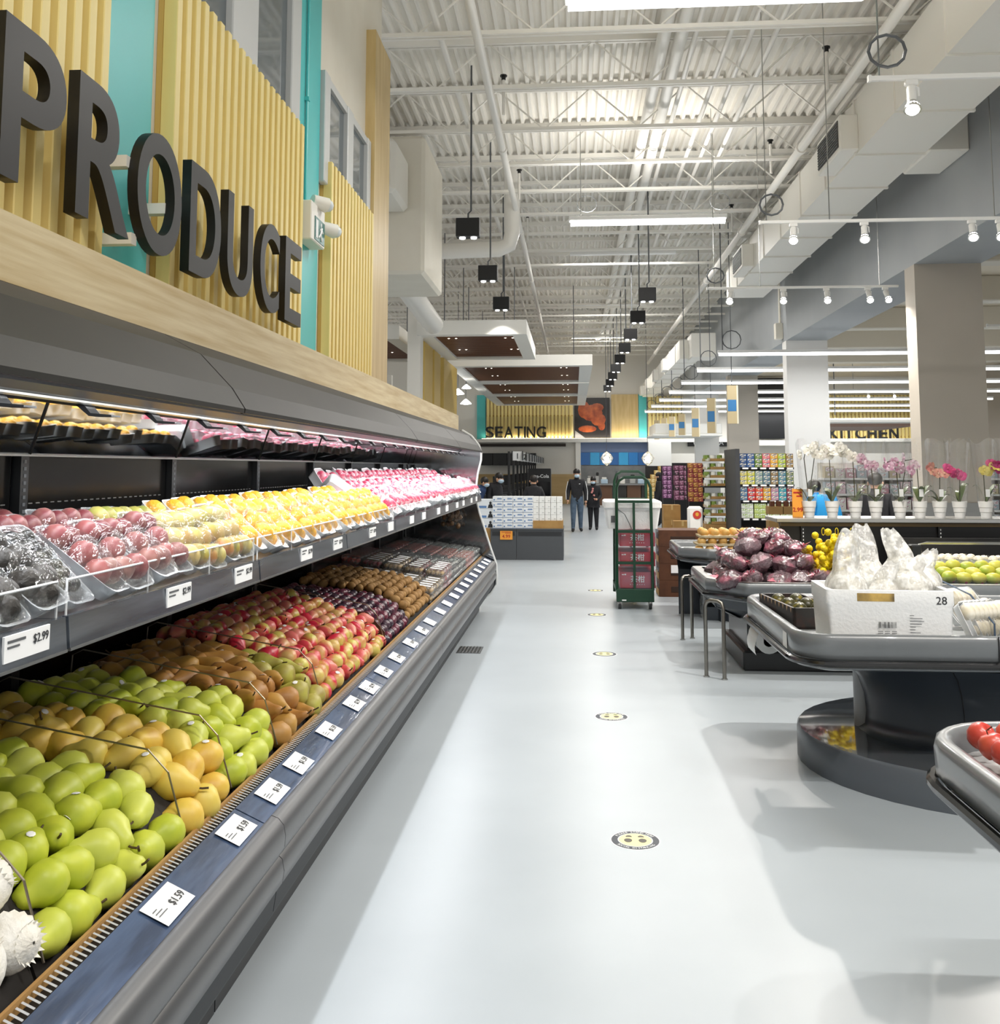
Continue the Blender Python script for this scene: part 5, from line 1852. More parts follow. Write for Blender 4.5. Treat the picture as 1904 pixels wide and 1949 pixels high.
for r_ in range(6):
    for c in range(4):
        o = link('mask_box', mb_me)
        tag(o, 'white and blue printed mask box, ' + NTH[r_] + ' layer above the charcoal plinth', 'box', 'blue printed mask boxes')
        place(o, (-1.375 + c * .1845, 17.68, .5605 + r_ * .0955))
        link('print', pr_me, o, False)
wb_me = MB().rbox(-.05, .05, 0, .25, 0, .105, .003).mesh('box', mat('plain white box', '#f1f1ee', .5))
wp_me = MB().box(0.005, .035, -.001, 0, .03, .036).mesh('print', GREY)
ct = thing('cardboard_tray', 'brown cardboard tray holding plain white boxes on the plinth', 'cardboard tray', (-.46, 17.8, .56))
part('front', MB().box(-.735, -.195, 17.66, 17.67, .561, .70), CARD, ct)
part('side', MB().box(-.205, -.195, 17.67, 18.1, .561, .70), CARD, ct)
part('riser', MB().box(-.735, -.206, 17.68, 18.05, .561, .697), CARD, ct)
for r_ in range(4):
    for c in range(5):
        o = link('white_box', wb_me)
        tag(o, 'plain white small box, ' + NTH[r_] + ' layer above the brown cardboard tray', 'box', 'plain white boxes')
        place(o, (-.68 + c * .106, 17.69, .698 + r_ * .108))
        link('print', wp_me, o, False)
pb = MB().rbox(-.15, .15, 0, .2, 0, .17, .004).mesh('box', mat('photo box white', '#e8edf2', .5))
for r_ in range(3):
    o = link('photo_mask_box', pb)
    tag(o, 'mask box printed with a portrait, stacked by the case end', 'box', 'portrait printed boxes')
    place(o, (-1.6, 17.72, .5605 + r_ * .175))
    part('printed_figure', MB().ball((.09, -.001, .10), (.022, .001, .028), 8, 6).prism([(.04, .01), (.14, .01), (.12, .075), (.06, .075)], 'Y', -.001, 0), INK, o, world=False)
    part('printed_band', MB().box(-.14, .02, -.001, 0, .01, .05), BLU, o, world=False)
part('left_support', MB().box(-1.78, -1.5, 17.7, 18.5, 0, .56), CARD, md)
price_card((-1.215, 17.635, .36), .225, .155, '4.99', 'orange price card reading 4.99 on the charcoal plinth', .085)

# ================================================================== HAND TRUCK, CRATES
GRN = mat('dark green steel', '#0f3a26', .35)
dl = thing('stock_cart', 'dark green steel stock cart with looped handles and caster wheels', 'cart', (.71, 12.0, 0))


def loop_frame(y, x0, x1, zt, nm):
    pts = [(x0 - .008, y, .22), (x0, y, zt - .12), (x0 + .03, y, zt - .04), (x0 + .09, y, zt), (x1 - .09, y, zt), (x1 - .03, y, zt - .04), (x1, y, zt - .12), (x1 + .012, y, .22)]
    part(nm, MB().tube(pts, .019, 8), GRN, dl, True)
    for z in (1.25, .90, .535):
        part('crossbar', MB().box(x0, x1, y - .014, y + .014, z - .016, z + .016), GRN, dl)
    part('centre_bar', MB().box((x0 + x1) / 2 - .014, (x0 + x1) / 2 + .014, y - .013, y + .013, .22, 1.25), GRN, dl)


loop_frame(11.66, .505, .905, 1.535, 'handle_frame')
loop_frame(12.62, .52, .92, 1.60, 'handle_frame')
part('end_plate', MB().rbox(.49, .93, 11.64, 11.68, .085, .235, .006), GRN, dl)
part('end_plate', MB().rbox(.49, .93, 12.60, 12.64, .085, .235, .006), GRN, dl)
part('platform', MB().box(.49, .93, 11.68, 12.60, .19, .215), GRN, dl)
part('maker_plate', MB().box(.555, .605, 11.637, 11.64, .1, .113), PAPER, dl)
for x, y in ((.53, 11.69), (.885, 11.69), (.55, 12.5), (.87, 12.5)):
    w_ = part('wheel', MB().cyl((x - .018, y, .055), (x + .018, y, .055), .055, 18), RUB, dl, True)
    part('hub', MB().cyl((x - .02, y, .055), (x + .02, y, .055), .03, 14), CHROME, w_, True)
    part('fork', MB().box(x - .026, x - .021, y - .02, y + .02, .04, .085).box(x + .021, x + .026, y - .02, y + .02, .04, .085).box(x - .03, x + .03, y - .03, y + .03, .085, .19), CHROME, dl)
CRT = film('blue clear crate', '#a8c0dc', .13, .12, .1, 4, .1)
REDB = mat('red carton', '#b3232f', .5)
for k, (z0, z1) in enumerate(((.216, .468), (.47, .70), (.702, .925))):
    t = thing('fruit_crate', 'clear plastic crate with red Chinese printed carton, ' + ('bottom', 'middle', 'top')[k] + ' of the cart stack', 'crate', (.74, 12.1, z0), 0, 'red crates on the cart')
    m = MB()
    m.M = Matrix.Translation((.75, 12.1, z0))
    h = z1 - z0 - .002
    loops(m, [rr(.80, .44, .03, 0), rr(.82, .455, .03, h - .03), rr(.85, .48, .03, h - .028), rr(.85, .48, .03, h), rr(.81, .445, .03, h)], True)
    part('crate', m, CRT, t, True)
    c = part('carton', MB().box(.54, .955, 11.72, 12.48, z0 + .022, z1 - .045), REDB, t)
    lettering('printed_name', '茶柑', PAPER, t, TR((.745, 11.714, z0 + .095)), .085, .0005, .001)
    m = MB()
    for q in range(7):
        m.box(.655 + q * .027, .665 + q * .027, 11.717, 11.72, z0 + .06, z0 + .066)
    m.box(.56, .585, 11.717, 11.72, z1 - .08, z1 - .07).box(.59, .61, 11.717, 11.72, z1 - .08, z1 - .066)
    part('printed_marks', m, PAPER, t)
t = thing('foam_box', 'closed white foam box strapped on top of the crates on the green cart', 'foam box', (.72, 12.1, .926))
m = MB()
m.M = Matrix.Translation((.70, 12.12, .926))
loops(m, [rr(.70, .58, .03, 0), rr(.78, .65, .03, .24)], True, True)
part('body', m, FOAM, t, True)
m = MB()
m.M = Matrix.Translation((.70, 12.12, 1.166))
loops(m, [rr(.78, .65, .02, 0), rr(.82, .68, .025, .01), rr(.82, .68, .025, .075), rr(.78, .64, .03, .09)], True, True)
part('lid', m, FOAM, t, True)
part('strap', MB().tube([(.52, 11.72, 1.16), (.60, 11.70, 1.1), (.65, 11.70, 1.0), (.68, 11.71, .93)], .005, 5), GREY, t)
part('printed_mark', MB().box(.44, .50, 11.738, 11.742, 1.0, 1.08), GREY, t)
# brown cartons behind the cart
BRC = mat('dark printed carton', '#5a351d', .7, c2='#4c2b16', scale=8)
for k in range(4):
    z = k * .212
    t = thing('brown_carton', 'brown printed carton stacked right of the green cart, ' + ('bottom', 'second', 'third', 'top')[k] + ' of four', 'carton', (1.3, 13.05, z))
    part('box', MB().box(1.09, 1.62, 12.8, 13.3, z, z + .21), BRC, t)
    part('dark_print', MB().rbox(1.24, 1.56, 12.795, 12.80, z + .06, z + .13, .002), mat('print brown', '#2f1a0d', .6), t)
    for q in range(2):
        part('handle_hole', MB().box(1.086, 1.09, 12.88 + q * .2, 12.98 + q * .2, z + .1, z + .15), DEEP, t)
    part('pale_side', MB().box(1.082, 1.086, 12.81, 13.29, z + .01, z + .09), CARD, t)
    if k == 1:
        part('shipping_label', MB().box(1.24, 1.46, 12.79, 12.794, z + .09, z + .19), PAPER, t)

# ================================================================== PEOPLE
MASKM = mat('surgical mask', '#bcd4e6', .6)


def person(label, loc, rz, H, top, arm, leg, shoe, pose_=None, fat=1.0, hair='short', mask=True, coat=False, extra=None):
    J = {'pelvis': (0, 0, .53, .082), 'belly': (0, 0, .61, .078), 'chest': (0, .004, .73, .092), 'nb': (0, .005, .815, .05), 'neck': (0, 0, .855, .03),
         'head': (0, -.008, .905, .05), 'crown': (0, -.004, .958, .042)}
    for s, n in ((-1, 'l'), (1, 'r')):
        J.update({'sh' + n: (s * .098, .005, .795, .045), 'el' + n: (s * .135, .01, .635, .035), 'wr' + n: (s * .14, -.03, .50, .022), 'ha' + n: (s * .138, -.045, .455, .02),
                  'hi' + n: (s * .052, 0, .50, .067), 'kn' + n: (s * .056, -.01, .285, .044), 'an' + n: (s * .058, .01, .045, .03), 'to' + n: (s * .065, -.075, .018, .022)})
    for k, v in (pose_ or {}).items():
        J[k] = tuple(v) + ((J[k][3],) if len(v) == 3 else ())
    B = [('pelvis', 'belly', 0), ('belly', 'chest', 0), ('chest', 'nb', 0), ('nb', 'neck', 4), ('neck', 'head', 4), ('head', 'crown', 4)]
    for n in 'lr':
        B += [('chest', 'sh' + n, 1), ('sh' + n, 'el' + n, 1), ('el' + n, 'wr' + n, 1), ('wr' + n, 'ha' + n, 4), ('pelvis', 'hi' + n, 2), ('hi' + n, 'kn' + n, 2), ('kn' + n, 'an' + n, 2), ('an' + n, 'to' + n, 3)]
    names = list(J)
    me = bpy.data.meshes.new('tmp')
    me.from_pydata([tuple(c * H for c in J[n][:3]) for n in names], [(names.index(a), names.index(b)) for a, b, _ in B], [])
    ob = bpy.data.objects.new('tmp', me)
    col.objects.link(ob)
    md_ = ob.modifiers.new('s', 'SKIN')
    md_.use_smooth_shade = True
    sv = me.skin_vertices[0].data
    for i, n in enumerate(names):
        r = J[n][3] * H
        k = fat if n not in ('neck', 'head', 'crown', 'hal', 'har') else 1
        wide = 1.22 if n in ('pelvis', 'belly', 'chest') else 1.0
        sv[i].radius = (r * k * (wide if True else 1), r * k * (.82 if wide > 1 else 1))
        sv[i].use_root = (n == 'pelvis')
    ob.modifiers.new('u', 'SUBSURF').levels = 2
    dg = bpy.context.evaluated_depsgraph_get()
    bm_ = bpy.data.meshes.new_from_object(ob.evaluated_get(dg))
    bpy.data.objects.remove(ob)
    bm_.materials.clear()
    for m_ in (top, arm, leg, shoe, SKIN):
        bm_.materials.append(m_)
    segs = [(Vector(J[a][:3]) * H, Vector(J[b][:3]) * H, k, (J[a][3] + J[b][3]) / 2 * H) for a, b, k in B]
    for p in bm_.polygons:
        c = p.center
        best = min(segs, key=lambda s: ((c - (s[0] + (s[1] - s[0]) * max(0, min(1, (c - s[0]).dot(s[1] - s[0]) / (s[1] - s[0]).length_squared)))).length - s[3]))
        p.material_index = best[2]
        p.use_smooth = True
    o = link('person', bm_)
    tag(o, label, 'person')
    o.location = loc
    o.rotation_euler = (0, 0, rz)
    hd = Vector(J['head'][:3]) * H
    cr = Vector(J['crown'][:3]) * H
    s_ = H
    hb = MB()
    hb.ball(((hd + cr) / 2) + Vector((0, .012, .012)) * s_, (.056 * s_, .06 * s_, .056 * s_), 14, 8)
    hb.v = [v for v in hb.v]
    if hair == 'long':
        hb.ball(hd + Vector((0, .03, -.04)) * s_, (.05 * s_, .032 * s_, .085 * s_), 12, 8)
    if hair == 'hood':
        hb.ball(hd + Vector((0, .02, -.02)) * s_, (.062 * s_, .05 * s_, .075 * s_), 12, 8)
    part('hair', hb, HAIR if hair != 'hood' else top, o, True, world=False, angle=180)
    fc = MB()
    for s in (-1, 1):
        fc.ball(hd + Vector((s * .018, -.051, .012)) * s_, .006 * s_, 6, 4)
    part('eyes', fc, INK, o, world=False)
    part('ears', MB().ball(hd + Vector((-.054, .004, .002)) * s_, (.008 * s_, .012 * s_, .018 * s_), 6, 5).ball(hd + Vector((.054, .004, .002)) * s_, (.008 * s_, .012 * s_, .018 * s_), 6, 5), SKIN, o, True, world=False)
    part('nose', MB().ball(hd + Vector((0, -.054, -.004)) * s_, (.008 * s_, .012 * s_, .014 * s_), 6, 5), SKIN, o, True, world=False)
    if mask:
        part('face_mask', MB().ball(hd + Vector((0, -.022, -.024)) * s_, (.043 * s_, .044 * s_, .030 * s_), 12, 8), MASKM, o, True, world=False)
    else:
        part('mouth', MB().ball(hd + Vector((0, -.048, -.026)) * s_, (.016 * s_, .006 * s_, .004 * s_), 6, 4), mat('lips', '#a8645a', .5), o, world=False)
    for n in 'lr':
        a, b = Vector(J['wr' + n][:3]) * s_, Vector(J['ha' + n][:3]) * s_
        d_ = (b - a).normalized()
        sd = d_.cross(Vector((0, 1, 0))).normalized() if abs(d_.y) < .9 else Vector((1, 0, 0))
        fg = MB()
        up_ = sd.cross(d_)
        for k, L in enumerate((.036, .042, .040, .032)):
            st = b + up_ * ((k - 1.5) * .011 * s_)
            fg.tube([st, st + d_ * L * s_ * .5, st + d_ * L * s_ * .9 - sd * (.008 * s_ if n == 'l' else -.008 * s_)], [.0058 * s_, .0052 * s_, .004 * s_], 6)
        th = a + d_ * .02 * s_ - up_ * .018 * s_
        fg.tube([th, th + (d_ - up_ * .7).normalized() * .022 * s_, th + (d_ - up_ * .2).normalized() * .04 * s_], [.007 * s_, .006 * s_, .0045 * s_], 6)
        part('fingers', fg, SKIN, o, True, world=False)
    if coat:
        cb = MB()
        loops(cb, [[(x * s_, y * s_, z * s_) for x, y, z in ell(J['pelvis'][0], J['pelvis'][1], w_, w_ * .78, zz, 18)] for w_, zz in ((.112 * fat, .42), (.106 * fat, .5), (.10 * fat, .58), (.10 * fat, .64))], False)
        part('coat_skirt', cb, top, o, True, world=False)
    if extra:
        extra(o, s_, J)
    return o


BLKC = mat('black cloth', '#16161a', .8, c2='#1f1f24', scale=20)
JEAN = mat('blue jeans', '#5a6c80', .85, c2='#48596c', scale=12)
SHOE = mat('black shoe', '#121212', .5)
NAVY = mat('navy fleece', '#33496f', .9, c2='#2a3d60', scale=12)
BRTB = mat('bright blue jacket', '#1d8fd0', .7)
FLOW = mat('flower print', '#d8908c', .7)


def man_extra(o, s_, J):
    part('chest_logo', MB().ball(Vector((.04, -.076, .755)) * s_, (.013 * s_, .004 * s_, .005 * s_), 8, 4), PAPER, o, world=False)
    for n, s in (('l', -1), ('r', 1)):
        pts = [Vector(J[k + n][:3]) * s_ + Vector((s * r, -.004, 0)) * s_ for k, r in (('sh', .043), ('el', .036), ('wr', .024))]
        part('sleeve_stripe', MB().tube(pts, .006 * s_, 5), PAPER, o, world=False)


def woman_extra(o, s_, J):
    m = MB()
    for k, (x, z) in enumerate(((0, .77), (-.02, .70), (.02, .645), (.03, .57), (-.005, .73))):
        m.ball(Vector((x, -.083, z)) * s_, (.02 * s_, .004 * s_, .02 * s_), 8, 4)
    part('printed_flowers', m, FLOW, o, world=False)


person('man in black sweatshirt with white sleeve stripes, jeans and face mask walking', (.08, 25.45, 0), R(4), 1.63, BLKC, BLKC, JEAN, SHOE,
       {'knl': (-.06, -.045, .285), 'anl': (-.065, -.03, .045), 'tol': (-.075, -.115, .018), 'knr': (.055, .0, .285), 'anr': (.06, .035, .05), 'tor': (.07, -.05, .02),
        'hal': (-.15, -.075, .47), 'wrl': (-.148, -.055, .51)}, extra=man_extra, fat=1.05)
person('woman in black coat and flowered top with face mask, walking beside the man', (.52, 26.2, 0), R(-6), 1.42, BLKC, BLKC, BLKC, SHOE,
       {'wrr': (.09, -.09, .56), 'har': (.05, -.11, .58)}, 1.12, 'long', True, True, woman_extra)
person('person in black hooded clothes standing by the stacked gold boxes', at(1255, 1002, Z=0) * 1.0, R(-95), 1.53, BLKC, BLKC, BLKC, SHOE, None, 1.05, 'hood', False, True)
person('man in black padded jacket and face mask bending over the checkout', (-1.72, 21.2, 0), R(60), 1.58, BLKC, BLKC, BLKC, SHOE,
       {'chest': (0, -.03, .725), 'nb': (0, -.05, .805), 'neck': (0, -.065, .84), 'head': (0, -.085, .885), 'crown': (0, -.09, .938), 'wrr': (.1, -.16, .56), 'har': (.08, -.2, .58), 'wrl': (-.1, -.15, .55), 'hal': (-.08, -.19, .56)}, 1.2)
person('person in navy blue fleece leaning forward, half hidden behind the case end', (-2.1, 21.0, 0), R(75), 1.52, NAVY, NAVY, BLKC, SHOE,
       {'chest': (0, -.06, .715), 'nb': (0, -.10, .785), 'neck': (0, -.115, .82), 'head': (0, -.135, .865), 'crown': (0, -.14, .918)}, 1.25)
person('person in black padded coat seen from behind at the checkout near the drinks fridge', (-.84, 20.6, 0), R(190), 1.5, BLKC, BLKC, BLKC, SHOE,
       {'wrr': (.06, -.12, .6), 'har': (.03, -.15, .62), 'wrl': (-.06, -.12, .6), 'hal': (-.03, -.15, .62)}, 1.35, 'short', True, True)
person('shopper in bright blue jacket behind the first orchid pots', (3.12, 12.6, 0), R(200), 1.56, BRTB, BRTB, NAVY, SHOE,
       {'chest': (0, -.05, .715), 'nb': (0, -.09, .79), 'neck': (0, -.10, .825), 'head': (0, -.12, .87), 'crown': (0, -.125, .923)}, 1.25)
person('shopper in dark cap and coat behind the third orchid pot', (3.72, 12.4, 0), R(150), 1.6, BLKC, BLKC, BLKC, SHOE, None, 1.2)

# ================================================================== CHECKOUTS
SGN = mat('lane sign white', '#eef0f0', .4)
for i in range(10):
    y = 26 + i * 2
    t = thing('lane_sign', 'checkout lane post with white number sign ' + ('1' if i == 0 else '2' if i == 1 else 'in ' + NTH[i] + ' place'), 'lane sign', (-1.6, y, 0), 0, 'checkout lane signs')
    part('post', MB().box(-1.75, -1.69, y - .03, y + .03, 0, 2.08), BLACK, t)
    b = part('board', MB().box(-1.62, -1.36, y - .02, y + .02, 1.84, 2.08), SGN, t)
    for x in (-1.64, -1.36):
        part('board_edge', MB().box(x, x + .025, y - .12, y + .12, 1.84, 2.09), BLACK, b)
    part('arm', MB().box(-1.7, -1.6, y - .015, y + .015, 2.02, 2.05), GREY, t)
    if i < 2:
        lettering('lane_number', str(i + 1), INK, b, TR((-1.49 + (.1 if i else 0), y - .026, 1.885)), .21, .001, .002)
    c = thing('checkout_counter', 'black checkout counter below the ' + NTH[i] + ' lane sign', 'checkout', (-1.75, y, 0), 0, 'checkout counters')
    part('body', MB().box(-3.1, -1.78, y - .3, y + .3, 0, .92), BLACK, c)
    part('belt', MB().box(-3.05, -1.8, y - .25, y + .25, .92, .94), mat('grey belt', '#44474b', .5), c)
    part('screen', MB().rbox(-2.15, -1.85, y - .03, y + .03, 1.15, 1.42, .01), DEEP, c)
    part('screen_arm', MB().box(-2.01, -1.99, y - .01, y + .01, .94, 1.15), BLACK, c)
fr = thing('drinks_fridge', 'tall black drinks fridge with white script lettering', 'fridge', (-1.1, 31, 0))
part('cabinet', MB().rbox(-1.45, -.72, 31.0, 31.7, 0, 1.62, .015), BLACK, fr)
part('door', MB().box(-1.42, -.75, 30.97, 31.0, .15, 1.2), mat('fridge glass', '#0d0e10', .08), fr)
lettering('brand_lettering', 'Coca-Cola', PAPER, fr, TR((-1.1, 30.985, 1.33)) @ Matrix.Shear('XZ', 4, (.25, 0)), .15, .002, .002)
t = thing('wall_cabinets', 'row of black wall cabinets behind the checkouts', 'cabinet', (-3.2, 44.0, 1.3))
part('carcass', MB().box(-4.3, -1.7, 44.0, 44.8, 1.75, 2.3), DEEP, t)
for k in range(4):
    part('door', MB().box(-4.28 + k * .65, -3.66 + k * .65, 43.97, 44.0, 1.77, 2.28), BLACK, t)
t = thing('back_counter', 'long grey counter with small appliances before the grey stone wall', 'counter', (1.9, 43.5, 0))
part('top', MB().box(.4, 3.6, 43.2, 44.0, .88, .94), mat('counter grey', '#8d8d8c', .4), t)
for k in range(5):
    part('cabinet', MB().box(.45 + k * .63, 1.05 + k * .63, 43.3, 44.0, 0, .88), mat('brown cabinet', '#6b4a34', .5) if k % 2 else mat('dark cabinet', '#2d2a28', .5), t)
for k, (x, h, w_) in enumerate(((.7, .35, .2), (1.05, .5, .16), (1.35, .28, .3), (1.9, .55, .12), (2.15, .3, .22), (2.6, .4, .26), (3.0, .3, .35), (3.35, .45, .15))):
    t = thing('counter_appliance', ('white', 'silver', 'pale blue', 'black')[k % 4] + ' small appliance on the back counter', 'appliance', (x, 43.5, .94), 0, 'appliances on the back counter')
    part('body', MB().rbox(x - w_ / 2, x + w_ / 2, 43.4, 43.6, .941, .94 + h * .7, .02), (WHITE, CHROME, mat('pale blue plastic', '#b9d0e2', .4), BLACK)[k % 4], t)
    part('lid', MB().rbox(x - w_ * .35, x + w_ * .35, 43.42, 43.58, .94 + h * .7, .94 + h, .02), (CHROME, BLACK, WHITE, GREY)[k % 4], t)
for k, px in enumerate((1155, 1233)):
    p = at(px, 873, Y=38)
    t = thing('gem_pendant', 'faceted glass gem lamp glowing before the blue panels, ' + ('nearer the poster side' if k == 0 else 'beside the white tiled pier'), 'pendant light', p)
    mb = MB()
    mb.lathe([(0, -.28), (.16, -.16), (.25, .02), (.16, .17), (0, .28)], 7, p)
    part('glass', mb, film('gem glass', '#ffffff', .3, .6, .05, 4, .3), t)
    part('bulb', MB().ball(p, .1, 10, 6), BULB, t, True)
    wr = MB()
    for a in range(7):
        an = 2 * math.pi * a / 7
        wr.tube([(p.x + r * math.cos(an), p.y + r * math.sin(an), p.z + z) for r, z in ((0, -.28), (.16, -.16), (.25, .02), (.16, .17), (0, .28))], .008, 4)
    part('wire_cage', wr, mat('warm wire', '#d8c9a2', .3, .6), t)
    part('cord', MB().cyl((p.x, p.y, p.z + .28), (p.x, p.y, 7.36), .01, 5), GREY, t)
for k, (px, py, wpx, h) in enumerate(((1205, 1012, 0, 0),)):
    pass
# ================================================================== GROCERY SHELVES
BX = {}


def gbox(name, c, w_, d_, h_, band='#e9e2c8'):
    k = (c, w_, h_)
    if k not in BX:
        BX[k] = (MB().rbox(-w_ / 2, w_ / 2, 0, d_, 0, h_, .002).mesh('carton', mat('carton ' + c, c, .5)),
                 MB().box(-w_ * .42, w_ * .42, -.0015, 0, h_ * .55, h_ * .9).box(-w_ * .2, w_ * .2, -.0015, 0, h_ * .18, h_ * .4).mesh('printed_label', mat('band ' + band, band, .5, c2=c, scale=40, lo=.5, hi=.55)))
    return BX[k]


def grocery(name, loc, c, w_, d_, h_, label, group, band='#e9e2c8', cat='box'):
    a, b = gbox(name, c, w_, d_, h_, band)
    o = link(name, a)
    tag(o, label, cat, group)
    o.location = loc
    link('printed_label', b, o, False)
    return o


gs = thing('tea_gondola', 'dark shelving unit full of coloured tea boxes', 'shelf unit', (3.4, 17.2, 0))
x0, x1 = at(1408, 900, Y=17).x, at(1512, 900, Y=17).x
part('side_panel', MB().box(x0 - .07, x0, 16.95, 18.2, 0, 1.97), mat('gondola grey', '#3c3d40', .5), gs)
part('back_board', MB().box(x0, x1, 17.6, 17.65, 0, 1.9), mat('gondola grey', '#3c3d40', .5), gs)
zs = (1.665, 1.375, 1.105, .80, .5)
for z in zs:
    s_ = part('shelf', MB().box(x0, x1, 17.0, 17.6, z - .045, z - .01), BLACK, gs)
    for k in range(6):
        part('price_tag', MB().box(x0 + .05 + k * .15, x0 + .15 + k * .15, 16.994, 17.0, z - .042, z - .014), PAPER, s_)
rows = (('#3c5a8c', '#44639a', '#6d8a3c', '#e87f86', '#e9b04a', '#b9cc4c', '#9a7c48'), ('#d8cc72', '#c8c653', '#8fa39a', '#5d7a86', '#8a7350', '#5b8a9a', '#6f7c52'), ('#5a7d9e', '#c93a3e', '#d9573c', '#d9a43c', '#b98aa0', '#3e9fae', '#8e3c4a'))
pit = (x1 - x0) / 7
for r_, cs in enumerate(rows):
    for c, hx in enumerate(cs):
        for k in range(3):
            grocery('tea_box', (x0 + pit * (c + .5), 17.02, zs[r_] - .009 + k * .078), hx, pit * .94, .14, .075,
                    ('blue', 'blue', 'green', 'pink', 'amber', 'lime', 'tan', 'cream yellow', 'yellow green', 'grey green', 'slate', 'brown', 'teal grey', 'olive', 'steel blue', 'red', 'orange red', 'golden', 'mauve', 'turquoise', 'maroon')[r_ * 7 + c] + ' tea box stacked on the ' + ('top', 'second', 'third')[r_] + ' shelf of the tea gondola', 'tea boxes')['label'] += ', ' + ('bottom', 'middle', 'top')[k]
for c in range(4):
    for k in range(3):
        grocery('paper_pack', (x0 + .12 + .22 * c, 17.02, .791 + k * .085), ('#d9dcd6', '#b9c878', '#cfd2cf', '#d8d0a0')[c], .2, .2, .08, 'pale flat pack stacked on the low shelf under the tea boxes', 'pale packs', '#8fae5a', 'pack')
# brown display cartons of jars in front of the low shelves
for k, (px, py, Y) in enumerate(((1478, 975, 15.2), (1505, 975, 15.2), (1530, 975, 15.3))):
    p = at(px, py, Y=Y)
    t = thing('jar_carton', 'brown open carton of dark jars below the tea shelves', 'carton', (p.x, Y, 0), 0, 'jar cartons')
    for lv in range(2):
        z = .72 + lv * .22
        part('carton', MB().box(p.x - .11, p.x + .11, Y, Y + .25, z, z + .12), mat('olive brown card', '#8a6a3a', .7), t)
        for q in range(2):
            part('jar', MB().cyl((p.x - .05 + .1 * q, Y + .06, z + .12), (p.x - .05 + .1 * q, Y + .06, z + .2), .042, 10), mat('dark jar', '#5a3018', .3), t, True)
    part('stand', MB().box(p.x - .11, p.x + .11, Y, Y + .25, 0, .72), mat('olive brown card', '#8a6a3a', .7), t)
# stack of canned goods
cx0, cx1 = at(1352, 900, Y=18.2).x, at(1402, 900, Y=18.2).x
CANG = mat('green can', '#7d9440', .4, c2='#e4e6d8', scale=12, lo=.48, hi=.54)
CANW = mat('white can', '#e8e8e0', .4, c2='#7d9440', scale=9, lo=.55, hi=.62)
cw = (cx1 - cx0) / 4
can_me = [MB().cyl((0, 0, 0), (0, 0, .105), cw * .44, 14).mesh('can', m_, True, 50) for m_ in (CANG, CANW)]
lid_me = MB().lathe([(cw * .40, .105), (cw * .42, .109), (0, .107)], 14).mesh('lid', CHROME)
t0 = thing('can_shelf', 'dark bracket shelf carrying the upper trays of canned goods', 'shelf', (2.7, 18.2, 0))
part('board', MB().box(cx0 - .12, cx1, 18.1, 18.7, 1.285, 1.31), BLACK, t0)
part('post', MB().box(cx1 - .05, cx1, 18.6, 18.7, 0, 1.95), BLACK, t0)
part('bracket', MB().prism([(18.12, 1.285), (18.6, 1.285), (18.6, 1.2), (18.4, 1.21)], 'X', cx1 - .02, cx1), BLACK, t0)
for lv in range(8):
    z = .62 + lv * .152 if lv < 4 else 1.311 + (lv - 4) * .152
    tr = thing('can_tray', 'low brown cardboard tray of green and white cans, ' + NTH[lv] + ' from the bottom', 'cardboard tray', (cx0, 18.2, z), 0, 'trays of cans')
    part('front', MB().box(cx0, cx1, 18.15, 18.155, z, z + .05), CARD, tr)
    part('floor', MB().box(cx0 - .1, cx1, 18.15, 18.5, z, z + .004), CARD, tr)
    part('side', MB().box(cx0 - .1, cx0 - .095, 18.15, 18.5, z, z + .05), CARD, tr)
    for c in range(-1, 4):
        for d_ in range(2 if c < 1 else 1):
            o = link('can', can_me[(lv + c) % 2])
            tag(o, 'green and white food can in the ' + NTH[lv] + ' cardboard tray from the bottom', 'can', 'canned goods')
            o.location = (cx0 + cw * (c + .5) * (1 if c >= 0 else .9), 18.15 + cw * .5 + d_ * cw, z + .0045)
            link('lid', lid_me, o, False)
part('lower_stack', MB().box(cx0 - .1, cx1, 18.15, 18.6, 0, .618), CARD, t0)


def box_wall(name, px0, px1, Y, z0, z1, h_, n, cols, label, group, band='#e9e2c8', d_=.2, step=0.0):
    a, b = at(px0, 900, Y=Y).x, at(px1, 900, Y=Y).x
    w_ = (b - a) / n
    k = 0
    z = z0
    while z < z1 - h_ * .5:
        for c in range(n):
            if step and z > z1 - step * (n - c):
                continue
            grocery(name, (a + w_ * (c + .5), Y + random.uniform(0, .02), z), cols[(k + c) % len(cols)], w_ * .95, d_, h_ * .95, label, group, band)
        z += h_
        k += 1
    st = thing('shelf_rack', 'dark rack carrying the ' + group, 'shelf rack', ((a + b) / 2, Y + .4, 0))
    part('back', MB().box(a - .02, b + .02, Y + d_ + .04, Y + d_ + .08, 0, z1), BLACK, st)
    part('plinth', MB().box(a, b, Y, Y + d_ + .04, 0, z0 - .002), BLACK, st)
    part('side', MB().box(b + .005, b + .03, Y, Y + d_ + .04, 0, z1), BLACK, st)


